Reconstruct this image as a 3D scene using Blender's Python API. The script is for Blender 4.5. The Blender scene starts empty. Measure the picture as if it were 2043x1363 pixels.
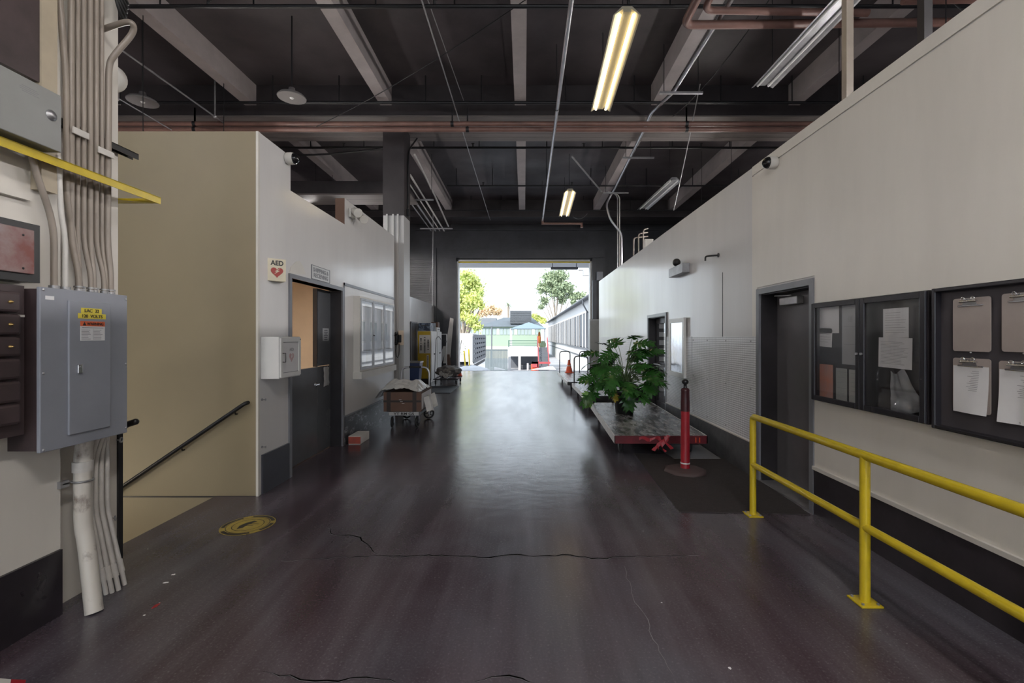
import bpy, bmesh, math, random
from mathutils import Vector, Matrix, noise
R = random.Random(7)
PI = math.pi
F = 910.0; VX = 1046.0; VY = 672.0; H = 1.6
COL = bpy.context.scene.collection
def onX(px, py, X):
    Y = F*X/(px-VX); return Vector((X, Y, H-(py-VY)*Y/F))
def onY(px, py, Y): return Vector(((px-VX)*Y/F, Y, H-(py-VY)*Y/F))
def onZ(px, py, Z):
    Y = F*(H-Z)/(py-VY); return Vector(((px-VX)*Y/F, Y, Z))
def onF(px, py): return onZ(px, py, 0.0)

# ---------------------------------------------------------------- materials
def _new(name):
    m = bpy.data.materials.new(name); m.use_nodes = True
    return m, m.node_tree, m.node_tree.nodes['Principled BSDF']
def mat(name, c, rough=.5, metal=0, var=.0, vs=4, c2=None, bump=0, bs=30, stretch=(1,1,1), rv=0, spec=.5, alpha=None, trans=0, sss=0, thr=None, coat=0):
    m, t, b = _new(name)
    b.inputs['Roughness'].default_value = rough; b.inputs['Metallic'].default_value = metal
    b.inputs['Specular IOR Level'].default_value = spec
    if coat: b.inputs['Coat Weight'].default_value = coat; b.inputs['Coat Roughness'].default_value = .12
    c = tuple(c)
    b.inputs['Base Color'].default_value = c+(1,)
    N = t.nodes; L = t.links
    tc = N.new('ShaderNodeTexCoord'); mp = N.new('ShaderNodeMapping'); mp.inputs['Scale'].default_value = stretch
    L.new(tc.outputs['Object'], mp.inputs['Vector'])
    if var or c2:
        n = N.new('ShaderNodeTexNoise'); n.inputs['Scale'].default_value = vs; n.inputs['Detail'].default_value = 6; n.inputs['Roughness'].default_value = .62
        L.new(mp.outputs[0], n.inputs['Vector'])
        r = N.new('ShaderNodeValToRGB')
        lo, hi = thr or (.3, .7)
        r.color_ramp.elements[0].position = lo; r.color_ramp.elements[1].position = hi
        a = c2 or tuple(x*(1-var) for x in c)
        bb = c if c2 else tuple(min(1, x*(1+var)) for x in c)
        r.color_ramp.elements[0].color = tuple(a)+(1,); r.color_ramp.elements[1].color = tuple(bb)+(1,)
        L.new(n.outputs['Fac'], r.inputs[0]); L.new(r.outputs[0], b.inputs['Base Color'])
    if rv:
        n2 = N.new('ShaderNodeTexNoise'); n2.inputs['Scale'].default_value = vs*.8; n2.inputs['Detail'].default_value = 5
        L.new(mp.outputs[0], n2.inputs['Vector'])
        mr = N.new('ShaderNodeMapRange'); mr.inputs['From Min'].default_value = .3; mr.inputs['From Max'].default_value = .7
        mr.inputs['To Min'].default_value = max(.02, rough-rv); mr.inputs['To Max'].default_value = rough+rv
        L.new(n2.outputs['Fac'], mr.inputs['Value']); L.new(mr.outputs[0], b.inputs['Roughness'])
    if bump:
        n3 = N.new('ShaderNodeTexNoise'); n3.inputs['Scale'].default_value = bs; n3.inputs['Detail'].default_value = 4
        L.new(mp.outputs[0], n3.inputs['Vector'])
        bp = N.new('ShaderNodeBump'); bp.inputs['Strength'].default_value = bump; bp.inputs['Distance'].default_value = .02
        L.new(n3.outputs['Fac'], bp.inputs['Height']); L.new(bp.outputs[0], b.inputs['Normal'])
    return m
def emis(name, c, s):
    m, t, b = _new(name); b.inputs['Base Color'].default_value = (0,0,0,1)
    b.inputs['Emission Color'].default_value = tuple(c)+(1,); b.inputs['Emission Strength'].default_value = s
    return m
def glass_mat(name, tint=(1,1,1), ior=1.5):
    m = bpy.data.materials.new(name); m.use_nodes = True; t = m.node_tree; t.nodes.clear()
    o = t.nodes.new('ShaderNodeOutputMaterial'); mx = t.nodes.new('ShaderNodeMixShader'); fr = t.nodes.new('ShaderNodeFresnel')
    tr = t.nodes.new('ShaderNodeBsdfTransparent'); gl = t.nodes.new('ShaderNodeBsdfGlossy')
    fr.inputs['IOR'].default_value = ior; gl.inputs['Roughness'].default_value = .03; tr.inputs['Color'].default_value = tuple(tint)+(1,)
    lw = t.nodes.new('ShaderNodeLayerWeight'); p1 = t.nodes.new('ShaderNodeMath'); p1.operation = 'POWER'; p1.inputs[1].default_value = 3.6
    p2 = t.nodes.new('ShaderNodeMath'); p2.operation = 'MULTIPLY_ADD'; p2.inputs[1].default_value = .9; p2.inputs[2].default_value = .05
    t.links.new(lw.outputs['Facing'], p1.inputs[0]); t.links.new(p1.outputs[0], p2.inputs[0]); t.links.new(p2.outputs[0], mx.inputs[0]); t.nodes.remove(fr); t.links.new(tr.outputs[0], mx.inputs[1]); t.links.new(gl.outputs[0], mx.inputs[2]); t.links.new(mx.outputs[0], o.inputs[0])
    return m

M = {}
# concrete floor: polished dark concrete, mottled, with dusty worn traffic band
def floor_mat():
    m, t, b = _new('polished_concrete'); N = t.nodes; L = t.links
    tc = N.new('ShaderNodeTexCoord')
    def noi(scale, detail=6, sc=(1,1,1), rough=.6):
        mp = N.new('ShaderNodeMapping'); mp.inputs['Scale'].default_value = sc; L.new(tc.outputs['Object'], mp.inputs['Vector'])
        n = N.new('ShaderNodeTexNoise'); n.inputs['Scale'].default_value = scale; n.inputs['Detail'].default_value = detail; n.inputs['Roughness'].default_value = rough
        L.new(mp.outputs[0], n.inputs['Vector']); return n.outputs['Fac']
    def ramp(src, stops):
        r = N.new('ShaderNodeValToRGB'); e = r.color_ramp.elements
        e[0].position, e[0].color = stops[0][0], stops[0][1]+(1,); e[1].position, e[1].color = stops[-1][0], stops[-1][1]+(1,)
        for p, c in stops[1:-1]:
            k = e.new(p); k.color = c+(1,)
        L.new(src, r.inputs[0]); return r.outputs[0]
    base = ramp(noi(.9, 4, (1,.6,1), .5), [(.30,(.044,.023,.031)),(.46,(.050,.034,.043)),(.58,(.055,.048,.060)),(.74,(.064,.062,.077))])
    streak = ramp(noi(2.4, 4, (1.8,.16,1), .5), [(.42,(0,0,0)),(.70,(.040,.040,.045))])
    sp = N.new('ShaderNodeSeparateXYZ'); L.new(tc.outputs['Object'], sp.inputs[0])
    ma = N.new('ShaderNodeMath'); ma.operation = 'SUBTRACT'; L.new(sp.outputs['X'], ma.inputs[0]); ma.inputs[1].default_value = .2
    mb = N.new('ShaderNodeMath'); mb.operation = 'ABSOLUTE'; L.new(ma.outputs[0], mb.inputs[0])
    mc = N.new('ShaderNodeMath'); mc.operation = 'MULTIPLY_ADD'; L.new(noi(1.3, 5), mc.inputs[0]); mc.inputs[1].default_value = 1.6; L.new(mb.outputs[0], mc.inputs[2])
    band = ramp(mc.outputs[0], [(0,(.036,.038,.044)),(.50,(.034,.036,.042)),(.85,(0,0,0))])
    band_in = N.new('ShaderNodeMath'); band_in.operation = 'MULTIPLY'; band_in.inputs[1].default_value = .45; L.new(mc.outputs[0], band_in.inputs[0])
    rn = [l.from_node for l in t.links if l.to_node.type == 'VALTORGB'][-1]
    for l in list(t.links):
        if l.to_node.type == 'VALTORGB' and l.from_socket == mc.outputs[0]:
            tgt = l.to_socket; t.links.remove(l); L.new(band_in.outputs[0], tgt)
    speck = ramp(noi(75, 4), [(.44,(0,0,0)),(.60,(.010,.010,.011)),(.80,(.11,.11,.11))])
    def add(a, c):
        x = N.new('ShaderNodeMix'); x.data_type = 'RGBA'; x.blend_type = 'ADD'; x.inputs[0].default_value = 1
        L.new(a, x.inputs[6]); L.new(c, x.inputs[7]); return x.outputs[2]
    L.new(add(add(add(base, streak), speck), band), b.inputs['Base Color'])
    mr = N.new('ShaderNodeMapRange'); mr.inputs['From Min'].default_value = .35; mr.inputs['From Max'].default_value = .68
    mr.inputs['To Min'].default_value = .205; mr.inputs['To Max'].default_value = .268
    L.new(noi(1.3, 4, (1.6,.3,1), .5), mr.inputs['Value']); L.new(mr.outputs[0], b.inputs['Roughness'])
    bp = N.new('ShaderNodeBump'); bp.inputs['Strength'].default_value = .10; bp.inputs['Distance'].default_value = .02
    L.new(noi(5, 2), bp.inputs['Height']); L.new(bp.outputs[0], b.inputs['Normal'])
    b.inputs['Specular IOR Level'].default_value = .6
    return m
M['floor'] = floor_mat()
M['wall'] = mat('painted_wall', (.61,.60,.595), .36, var=.04, vs=1.4, bump=.08, bs=3.5, stretch=(2,2,.3), rv=.07, spec=.7, coat=.45)
M['wall_near'] = mat('painted_wall_matte', (.66,.63,.58), .36, var=.05, vs=1.3, bump=.05, bs=5, stretch=(2,2,.4), rv=.06)
M['stairwall'] = mat('beige_wall', (.235,.192,.118), .55, var=.06, vs=.8, bump=.05, bs=5)
M['tan'] = mat('tan_wall', (.74,.60,.46), .6, var=.04)
M['ceil'] = mat('dark_ceiling', (.055,.046,.050), .5, var=.45, vs=.9, bump=.1, bs=4, rv=.1)
M['beam'] = mat('grey_beam', (.40,.36,.355), .55, var=.16, vs=1.5, bump=.1, bs=9)
M['girder'] = mat('dark_girder', (.032,.027,.029), .5, var=.3, vs=2)
M['soffit'] = mat('board_soffit', (.21,.185,.175), .6, c2=(.13,.115,.11), vs=1.6, stretch=(.4,6,1))
M['endwall'] = mat('dark_end_wall', (.040,.041,.048), .4, var=.35, vs=1.2, rv=.1, bump=.08, bs=8)
M['blk'] = mat('black_paint', (.018,.016,.019), .4, var=.4, vs=3, rv=.1)
M['base'] = mat('black_base_paint', (.022,.018,.023), .38, var=.5, vs=2.5, bump=.1, bs=12, rv=.12)
M['scuff'] = mat('scuffed_base_paint', (.03,.028,.032), .32, c2=(.20,.20,.21), vs=7, thr=(.38,.46), stretch=(1,1,2.2), bump=.15, bs=14)
M['conc'] = mat('dark_concrete', (.10,.10,.105), .5, c2=(.03,.03,.034), vs=2.6, bump=.2, bs=14)
M['grey'] = mat('panel_grey', (.26,.275,.315), .34, var=.08, vs=3, rv=.06, bump=.02)
M['grey2'] = mat('box_grey', (.24,.245,.24), .45, var=.1, vs=3)
M['maroon'] = mat('maroon_metal', (.050,.034,.036), .5, var=.3, vs=5)
M['rust'] = mat('rusty_red_plate', (.17,.04,.032), .3, c2=(.30,.26,.26), vs=2.6, thr=(.40,.62), rv=.1)
M['pipe'] = mat('painted_pipe', (.27,.23,.195), .38, var=.14, vs=3, rv=.06)
M['pipew'] = mat('white_pipe', (.58,.56,.53), .35, var=.14, vs=5, rv=.08)
M['rpipe'] = mat('pinkish_pipe', (.20,.11,.09), .36, var=.25, vs=2)
M['silver'] = mat('galvanised', (.62,.62,.64), .3, metal=.9, var=.1, vs=6)
M['steel'] = mat('dull_steel', (.35,.35,.36), .4, metal=.7, var=.2, vs=6)
M['chrome'] = mat('chrome', (.8,.8,.82), .15, metal=1)
M['black'] = mat('black_metal', (.012,.012,.014), .38)
M['rubber'] = mat('black_rubber', (.014,.014,.015), .6, bump=.05)
M['yellow'] = mat('yellow_enamel', (.56,.42,.015), .26, var=.10, vs=9, bump=.03, bs=14, coat=.4)
M['white'] = mat('white_enamel', (.70,.70,.69), .35, var=.03)
M['offw'] = mat('offwhite', (.58,.56,.52), .42, var=.05)
M['doorblk'] = mat('dark_door', (.12,.115,.125), .20, var=.12, vs=1.6, rv=.05, bump=.02, bs=4)
M['doorgrey'] = mat('grey_door', (.085,.09,.10), .25, var=.12, vs=1.5, rv=.04)
M['frame'] = mat('grey_frame', (.16,.165,.185), .32, var=.1)
M['diamond'] = None
M['blk2'] = mat('satin_black_frame', (.022,.021,.026), .24)
M['red'] = mat('red_plastic', (.30,.012,.022), .4, var=.15, vs=8)
M['dkred'] = mat('dark_red', (.11,.008,.015), .45, var=.4, vs=7)
M['maroonblk'] = mat('maroon_black', (.045,.008,.012), .4, var=.3, vs=9)
M['orange'] = mat('orange_plastic', (.75,.10,.03), .45)
M['wood'] = mat('worn_cart_wood', (.34,.33,.33), .24, c2=(.030,.024,.023), vs=4.5, thr=(.41,.63), stretch=(2.6,.8,1), bump=.35, bs=26, rv=.08)
M['woodside'] = mat('cart_white_edge', (.66,.66,.66), .5, c2=(.15,.14,.14), vs=9, thr=(.28,.4))
M['mat'] = mat('floor_mat', (.028,.023,.024), .75, var=.25, vs=20, bump=.4, bs=90)
M['matblue'] = mat('blue_black_mat', (.022,.028,.040), .55, bump=.2, bs=60)
M['leaf'] = mat('leaf_green', (.026,.105,.018), .25, var=.5, vs=9)
M['leafy'] = mat('leaf_yellow', (.42,.32,.03), .4, var=.3, vs=9)
M['stem'] = mat('stem_green', (.10,.16,.05), .5)
M['soil'] = mat('soil', (.03,.02,.015), .9, bump=.5)
M['pot'] = mat('black_pot', (.012,.012,.013), .35)
M['paper'] = mat('paper', (.72,.72,.74), .6, var=.03, vs=6)
M['ink'] = mat('grey_ink', (.22,.22,.24), .6)
M['dkink'] = mat('black_ink', (.02,.02,.022), .5)
M['hard'] = mat('clipboard_hardboard', (.36,.31,.29), .4, var=.08, vs=5)
M['card'] = mat('cardboard', (.13,.072,.05), .7, var=.1)
M['cardl'] = mat('pale_carton', (.62,.60,.57), .6, var=.08)
M['tape'] = mat('dark_tape', (.035,.025,.022), .35)
M['plastic'] = mat('plastic_sheet', (.66,.65,.63), .3, var=.06, vs=5, bump=.25, bs=8)
M['canvas'] = mat('canvas', (.24,.22,.20), .7, c2=(.05,.048,.05), vs=6, thr=(.4,.55))
M['blue'] = mat('blue_bin', (.045,.075,.19), .4)
M['aedbg'] = mat('cream_sign', (.60,.55,.42), .45)
M['heart'] = mat('red_heart', (.33,.035,.03), .45)
M['lab'] = mat('yellow_label', (.72,.60,.07), .5)
M['labor'] = mat('orange_label', (.70,.14,.05), .5)
M['glass'] = glass_mat('clear_glass')
M['mirror'] = mat('silver_film', (.55,.56,.58), .12, metal=.8, bump=.25, bs=3, stretch=(1,1,.7))
M['foil'] = mat('foil', (.6,.6,.6), .3, metal=.5, bump=.8, bs=10)
M['tube_on'] = emis('lit_fluorescent_tube', (1,.78,.42), 7)
M['fill_tube'] = emis('fill_light_tube', (1,.955,.93), 205)  # strong emission for the added fill lamps out of view
M['reflector'] = mat('lamp_reflector', (.42,.39,.30), .35)
M['office_on'] = emis('lit_office_lamp', (1,.90,.78), 22)
M['stair_on'] = emis('lit_stair_lamp', (1,.82,.58), 32)
# outdoors
M['asph'] = mat('pale_asphalt', (.34,.34,.36), .8, var=.12, vs=.4)
M['owhite'] = mat('outdoor_white', (.62,.62,.63), .7)
M['ogrey'] = mat('outdoor_grey', (.12,.13,.15), .6, var=.1)
M['odark'] = mat('outdoor_dark', (.075,.08,.09), .6, spec=.2)
M['oroof'] = mat('grey_shingle', (.10,.12,.14), .8, var=.12, vs=1.2)
M['oroof2'] = mat('light_shingle', (.12,.13,.145), .8, var=.08, vs=1.2)
M['osage'] = mat('sage_wall', (.30,.385,.30), .8)
M['opane'] = mat('pale_glass', (.30,.36,.37), .5)
M['ofence'] = mat('corrugated_fence', (.14,.175,.19), .6, var=.12, vs=2, stretch=(3,1,.3))
M['ocanopy'] = mat('blue_canvas', (.17,.23,.28), .7)
M['ogreen'] = mat('green_rail', (.04,.12,.09), .6)
M['ored'] = mat('red_rail', (.40,.07,.08), .6)
M['oumb'] = mat('orange_canvas', (.38,.12,.02), .7)
M['otower'] = mat('hazy_tower', (.50,.52,.55), .8)
M['otower2'] = mat('hazy_tower_window', (.40,.43,.47), .5)
M['oleaf'] = mat('eucalyptus_leaf', (.36,.42,.26), .6, c2=(.20,.27,.16), vs=1.2)
M['oleafy'] = mat('sunlit_leaf', (.80,.80,.24), .6, c2=(.32,.44,.16), vs=.8)
M['oleafo'] = mat('autumn_leaf', (.80,.58,.40), .7, c2=(.6,.5,.3), vs=1)
M['bark'] = mat('pale_bark', (.26,.22,.18), .8, var=.2)
M['opile'] = mat('gravel_pile', (.40,.41,.44), .9, bump=.8, bs=4)

def diamond_mat():
    m, t, b = _new('diamond_plate'); N = t.nodes; L = t.links
    b.inputs['Metallic'].default_value = .1; b.inputs['Roughness'].default_value = .32; b.inputs['Specular IOR Level'].default_value = 1.0
    tc = N.new('ShaderNodeTexCoord'); sp = N.new('ShaderNodeSeparateXYZ'); L.new(tc.outputs['Object'], sp.inputs[0])
    def math_(op, a, c=None):
        n = N.new('ShaderNodeMath'); n.operation = op
        for i, v in enumerate((a, c)):
            if v is None: continue
            if isinstance(v, (int, float)): n.inputs[i].default_value = v
            else: L.new(v, n.inputs[i])
        return n.outputs[0]
    k = 2*PI/.052
    p = math_('MULTIPLY', math_('SINE', math_('MULTIPLY', sp.outputs['Y'], k)), math_('SINE', math_('MULTIPLY', sp.outputs['Z'], k)))
    pk = math_('GREATER_THAN', math_('ABSOLUTE', p), .42)
    mr = N.new('ShaderNodeMapRange'); L.new(math_('ABSOLUTE', p), mr.inputs['Value']); mr.inputs['From Min'].default_value = .3; mr.inputs['From Max'].default_value = .6
    bp = N.new('ShaderNodeBump'); bp.inputs['Strength'].default_value = .8; bp.inputs['Distance'].default_value = .006
    L.new(mr.outputs[0], bp.inputs['Height']); L.new(bp.outputs[0], b.inputs['Normal'])
    mx = N.new('ShaderNodeMix'); mx.data_type = 'RGBA'; L.new(mr.outputs[0], mx.inputs[0])
    mx.inputs[6].default_value = (.48,.48,.50,1); mx.inputs[7].default_value = (.88,.88,.9,1); L.new(mx.outputs[2], b.inputs['Base Color'])
    return m
M['diamond'] = diamond_mat()

# ---------------------------------------------------------------- geometry builder
ORG = {}
class G:
    def __init__(s): s.v = []; s.f = []; s.m = []; s.sm = []; s.mi = 0
    def _add(s, vs, fs, smooth=False):
        o = len(s.v); s.v += [Vector(v) for v in vs]
        for f in fs: s.f.append([o+i for i in f]); s.m.append(s.mi); s.sm.append(smooth)
    def mat(s, i): s.mi = i; return s
    def box(s, x0, x1, y0, y1, z0, z1, M_=None):
        if x0 > x1: x0, x1 = x1, x0
        if y0 > y1: y0, y1 = y1, y0
        if z0 > z1: z0, z1 = z1, z0
        vs = [Vector((x,y,z)) for z in (z0,z1) for y in (y0,y1) for x in (x0,x1)]
        if M_: vs = [M_ @ v for v in vs]
        s._add(vs, [(0,2,3,1),(4,5,7,6),(0,1,5,4),(2,6,7,3),(0,4,6,2),(1,3,7,5)]); return s
    def rbox(s, x0, x1, y0, y1, z0, z1, b=.01, M_=None):
        # chamfered box
        if x0 > x1: x0, x1 = x1, x0
        if y0 > y1: y0, y1 = y1, y0
        if z0 > z1: z0, z1 = z1, z0
        bm = bmesh.new(); bmesh.ops.create_cube(bm, size=1)
        for v in bm.verts: v.co = Vector(((x0+x1)/2+v.co.x*(x1-x0), (y0+y1)/2+v.co.y*(y1-y0), (z0+z1)/2+v.co.z*(z1-z0)))
        bmesh.ops.bevel(bm, geom=list(bm.edges), offset=min(b,(x1-x0)*.45,(y1-y0)*.45,(z1-z0)*.45), segments=2, affect='EDGES', profile=.5)
        vs = [v.co.copy() for v in bm.verts]; bm.verts.index_update()
        if M_: vs = [M_ @ v for v in vs]
        s._add(vs, [[v.index for v in f.verts] for f in bm.faces]); bm.free(); return s
    def poly(s, pts, d):
        # planar polygon extruded by vector d
        pts = [Vector(p) for p in pts]; d = Vector(d); n = len(pts)
        vs = pts + [p+d for p in pts]
        fs = [list(range(n))[::-1], [n+i for i in range(n)]] + [(i,(i+1)%n,n+(i+1)%n,n+i) for i in range(n)]
        s._add(vs, fs); return s
    def tube(s, pts, r, n=10, cap=True, r2=None):
        pts = [Vector(p) for p in pts]; k = len(pts)
        rr = [r + ((r2 if r2 is not None else r)-r)*i/max(1,k-1) for i in range(k)] if not isinstance(r, (list,tuple)) else r
        t0 = (pts[1]-pts[0]).normalized(); up = Vector((0,0,1)) if abs(t0.z) < .9 else Vector((1,0,0))
        u = t0.cross(up).normalized(); vs = []
        for i in range(k):
            a = pts[i]-pts[i-1] if i else pts[1]-pts[0]; b = pts[i+1]-pts[i] if i < k-1 else a
            t = (a.normalized()+b.normalized());
            t = t.normalized() if t.length > 1e-6 else a.normalized()
            u = (u-t*u.dot(t)).normalized(); w = t.cross(u)
            for j in range(n):
                an = 2*PI*j/n; vs.append(pts[i]+(u*math.cos(an)+w*math.sin(an))*rr[i])
        fs = [(i*n+j, i*n+(j+1)%n, (i+1)*n+(j+1)%n, (i+1)*n+j) for i in range(k-1) for j in range(n)]
        s._add(vs, fs, True)
        if cap: s._add([vs[j] for j in range(n)], [list(range(n))[::-1]]); s._add(vs[-n:], [list(range(n))])
        return s
    def cyl(s, p, q, r, n=16, r2=None): return s.tube([p,q], r, n, True, r2)
    def lathe(s, c, prof, n=24, axis=None):
        c = Vector(c); q = axis.to_track_quat('Z','Y').to_matrix() if axis else Matrix.Identity(3)
        vs = [c + q @ Vector((r*math.cos(2*PI*j/n), r*math.sin(2*PI*j/n), z)) for r, z in prof for j in range(n)]
        k = len(prof)
        s._add(vs, [(i*n+j, i*n+(j+1)%n, (i+1)*n+(j+1)%n, (i+1)*n+j) for i in range(k-1) for j in range(n)], True)
        if prof[0][0] > 1e-4: s._add(vs[:n], [list(range(n))[::-1]])
        if prof[-1][0] > 1e-4: s._add(vs[-n:], [list(range(n))])
        return s
    def ball(s, c, r, sc=(1,1,1), n=16):
        prof = [(max(1e-5, r*math.sin(PI*i/10)), -r*math.cos(PI*i/10)) for i in range(11)]
        o = len(s.v); s.lathe((0,0,0), prof, n); c = Vector(c)
        for i in range(o, len(s.v)): v = s.v[i]; s.v[i] = c+Vector((v.x*sc[0], v.y*sc[1], v.z*sc[2]))
        return s
    def torus(s, c, r, t, axis=Vector((0,0,1)), n=24, k=8, a0=0, a1=2*PI):
        q = axis.to_track_quat('Z','Y').to_matrix(); c = Vector(c); full = abs(a1-a0-2*PI) < 1e-6
        pts = [c+q@Vector((r*math.cos(a0+(a1-a0)*i/n), r*math.sin(a0+(a1-a0)*i/n), 0)) for i in range(n+1)]
        return s.tube(pts, t, k, not full)
    def build(s, name, mats, parent=None, origin=None, loc=None):
        if not isinstance(mats, (list,tuple)): mats = [mats]
        if parent is not None: o = ORG[parent.name]
        elif origin is not None: o = Vector(origin)
        else:
            xs = [v.x for v in s.v]; ys = [v.y for v in s.v]; zs = [v.z for v in s.v]
            o = Vector(((min(xs)+max(xs))/2, (min(ys)+max(ys))/2, min(zs)))
        me = bpy.data.meshes.new(name); me.from_pydata([tuple(v-o) for v in s.v], [], s.f)
        for m_ in mats: me.materials.append(M[m_] if isinstance(m_, str) else m_)
        for p, mi, sm in zip(me.polygons, s.m, s.sm): p.material_index = mi; p.use_smooth = sm
        me.validate(); bm = bmesh.new(); bm.from_mesh(me); bmesh.ops.recalc_face_normals(bm, faces=bm.faces) ; bm.to_mesh(me); bm.free()
        ob = bpy.data.objects.new(name, me); COL.objects.link(ob)
        if parent is not None: ob.parent = parent
        else: ob.location = o
        ORG[ob.name] = o
        return ob
def fil(pts, r=.1, n=6):
    pts = [Vector(p) for p in pts]; out = [pts[0]]
    for i in range(1, len(pts)-1):
        a, b, c = pts[i-1], pts[i], pts[i+1]; ra = min(r, (a-b).length*.45); rc = min(r, (c-b).length*.45)
        p = b+(a-b).normalized()*ra; q = b+(c-b).normalized()*rc
        for k in range(n+1):
            t = k/n; out.append(p*(1-t)**2+b*2*t*(1-t)+q*t*t)
    out.append(pts[-1]); return out
def tag(o, label, cat, group=None, kind=None):
    o['label'] = label; o['category'] = cat
    if group: o['group'] = group
    if kind: o['kind'] = kind
    return o
def thing(name, label, cat, loc, group=None):
    o = bpy.data.objects.new(name, None); COL.objects.link(o); o.location = loc; o.empty_display_size = .1
    ORG[o.name] = Vector(loc); return tag(o, label, cat, group)
def struct(name, g, mats, parent=None):
    o = g.build(name, mats, parent, origin=None if parent else (0,0,0))
    if parent is None: o['kind'] = 'structure'
    return o
def sroot(name, loc):
    o = bpy.data.objects.new(name, None); COL.objects.link(o); o.location = loc; ORG[o.name] = Vector(loc); o['kind'] = 'structure'; return o
def copy_tree(o, loc, label=None, rz=0):
    c = o.copy(); COL.objects.link(c); c.location = loc; c.rotation_euler.z = rz; ORG[c.name] = Vector(loc)
    if label: c['label'] = label
    for ch in o.children:
        d = ch.copy(); COL.objects.link(d); d.parent = c
        for g in ch.children:
            e = g.copy(); COL.objects.link(e); e.parent = d
    return c
def text(s, c, w, h, xd, up, m, parent, name='lettering', out=.002, font_bold=False):
    """lettering as thin raised mesh centred at c, fitted into w x h"""
    cu = bpy.data.curves.new('t', 'FONT'); cu.body = s; cu.align_x = 'CENTER'; cu.extrude = .02; cu.offset = .03 if font_bold else .008; cu.space_line = .95
    ob = bpy.data.objects.new('t', cu); COL.objects.link(ob); bpy.context.view_layer.update()
    me = bpy.data.meshes.new_from_object(ob.evaluated_get(bpy.context.evaluated_depsgraph_get()))
    bpy.data.objects.remove(ob); bpy.data.curves.remove(cu)
    xs = [v.co.x for v in me.vertices]; ys = [v.co.y for v in me.vertices]
    cx, cy = (min(xs)+max(xs))/2, (min(ys)+max(ys))/2; sx = w/(max(xs)-min(xs)); sy = h/(max(ys)-min(ys))
    xd = Vector(xd).normalized(); up = Vector(up).normalized(); nn = xd.cross(up); c = Vector(c)
    g = G(); g._add([c+xd*(v.co.x-cx)*sx+up*(v.co.y-cy)*sy+nn*(out+v.co.z*.03) for v in me.vertices], [list(p.vertices) for p in me.polygons])
    bpy.data.meshes.remove(me)
    return g.build(name, m, parent)
ORD = ['first','second','third','fourth','fifth','sixth','seventh','eighth','ninth','tenth','eleventh','twelfth']
LX = -2.67; RX = 2.62

# ================================================================ SHELL
g = G()
g.box(-3.1, 7.5, -9, 21.4, -.3, 0); g.box(-10, -3.1, -9, 3.12, -.3, 0); g.box(-10, -3.1, 4.6, 21.4, -.3, 0)
# cracks and paint spots lying in the floor surface
def crack(pts, w, seed):
    rr = random.Random(seed); P = []
    for a, b in zip(pts, pts[1:]):
        a, b = onF(*a), onF(*b); k = max(2, int((b-a).length/.05))
        for i in range(k): P.append(a.lerp(b, i/k)+Vector((rr.uniform(-.010,.010), rr.uniform(-.014,.014), 0)))
    P.append(onF(*pts[-1])); n = len(P); vs = []
    for i, p in enumerate(P):
        d = (P[min(n-1,i+1)]-P[max(0,i-1)]).normalized(); q = Vector((-d.y, d.x, 0)); ww = w*rr.uniform(.4,1.2)*(.25+math.sin(PI*i/(n-1)))
        vs += [p+q*ww+Vector((0,0,.0012)), p-q*ww+Vector((0,0,.0012))]
    return vs, [(2*i,2*i+1,2*i+3,2*i+2) for i in range(n-1)]
for pts, w, sd in [([(562,1120),(640,1114),(757,1109),(880,1109),(975,1113),(1020,1107),(1080,1110),(1137,1108),(1180,1115),(1250,1111),(1395,1108)], .0045, 1),
                   ([(655,1047),(660,1066),(720,1072),(740,1095),(757,1108)], .003, 2),
                   ([(525,1341),(560,1346),(625,1359),(700,1356),(760,1352),(790,1362)], .0024, 3),
                   ([(945,1358),(985,1350),(1040,1352),(1060,1362)], .0024, 4),
                   ([(1245,1130),(1262,1190),(1290,1235),(1310,1290),(1345,1350)], .0015, 5)]:
    vs, fs = crack(pts, w*1.5, sd)
    g.mat(1 if sd != 5 else 2)._add(vs, fs)
    if sd < 5: g.mat(2)._add([v+Vector((0,-w*.9,-.0005)) for v in vs], fs)
def blot(px, py, a, b, mi, sd):
    c = onF(px, py); rr = random.Random(sd); k = 12
    g.mat(mi)._add([c+Vector((a*math.cos(2*PI*i/k)*rr.uniform(.6,1.1), b*math.sin(2*PI*i/k)*rr.uniform(.6,1.1), .0014)) for i in range(k)], [list(range(k))])
for a in [(346,1147,.014,.012,3,1),(331,1163,.020,.013,3,2),(312,1209,.014,.034,4,3),(288,1228,.009,.007,3,4),(1456,1334,.008,.010,3,5),(1320,1203,.006,.005,3,6),(295,1096,.004,.004,3,7),(1283,1060,.004,.004,3,8),(318,1203,.006,.003,3,9)]: blot(*a)
g.mat(0)
floor = struct('floor', g, ['floor', mat('crack_gap',(.002,.002,.002),1,spec=0), mat('crack_edge',(.15,.15,.16),.5), 'paper', 'red'])

g = G(); g.box(-10, 7.5, -9, 19.4, 6.73, 6.95); struct('ceiling', g, 'ceil')
for k, xc in enumerate((-8.34,-5.58,-2.82,-.08,2.70,5.5)):
    for y0, y1 in ((-9, 9.3), (10.5, 17.1)):
        g = G(); g.box(xc-.115, xc+.115, y0, y1, 6.32, 6.73); struct('ceiling_beam', g, 'beam')
for y0, y1 in ((9.3, 10.5), (17.1, 18.2)):
    g = G(); g.box(-10, 7.5, y0, y1, 6.12, 6.73); gd = struct('ceiling_girder', g, 'girder')
    g = G()
    for i in range(6): g.box(-10, 7.5, y0+.01+i*(y1-y0-.02)/6, y0+.002+(i+1)*(y1-y0-.02)/6, 6.095, 6.12)
    struct('girder_soffit', g, 'soffit' if y0 < 10 else 'girder', gd)
g = G(); g.box(-10, -9.8, -9, 19, 0, 6.73); struct('wall_far_left', g, 'ceil')
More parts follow.
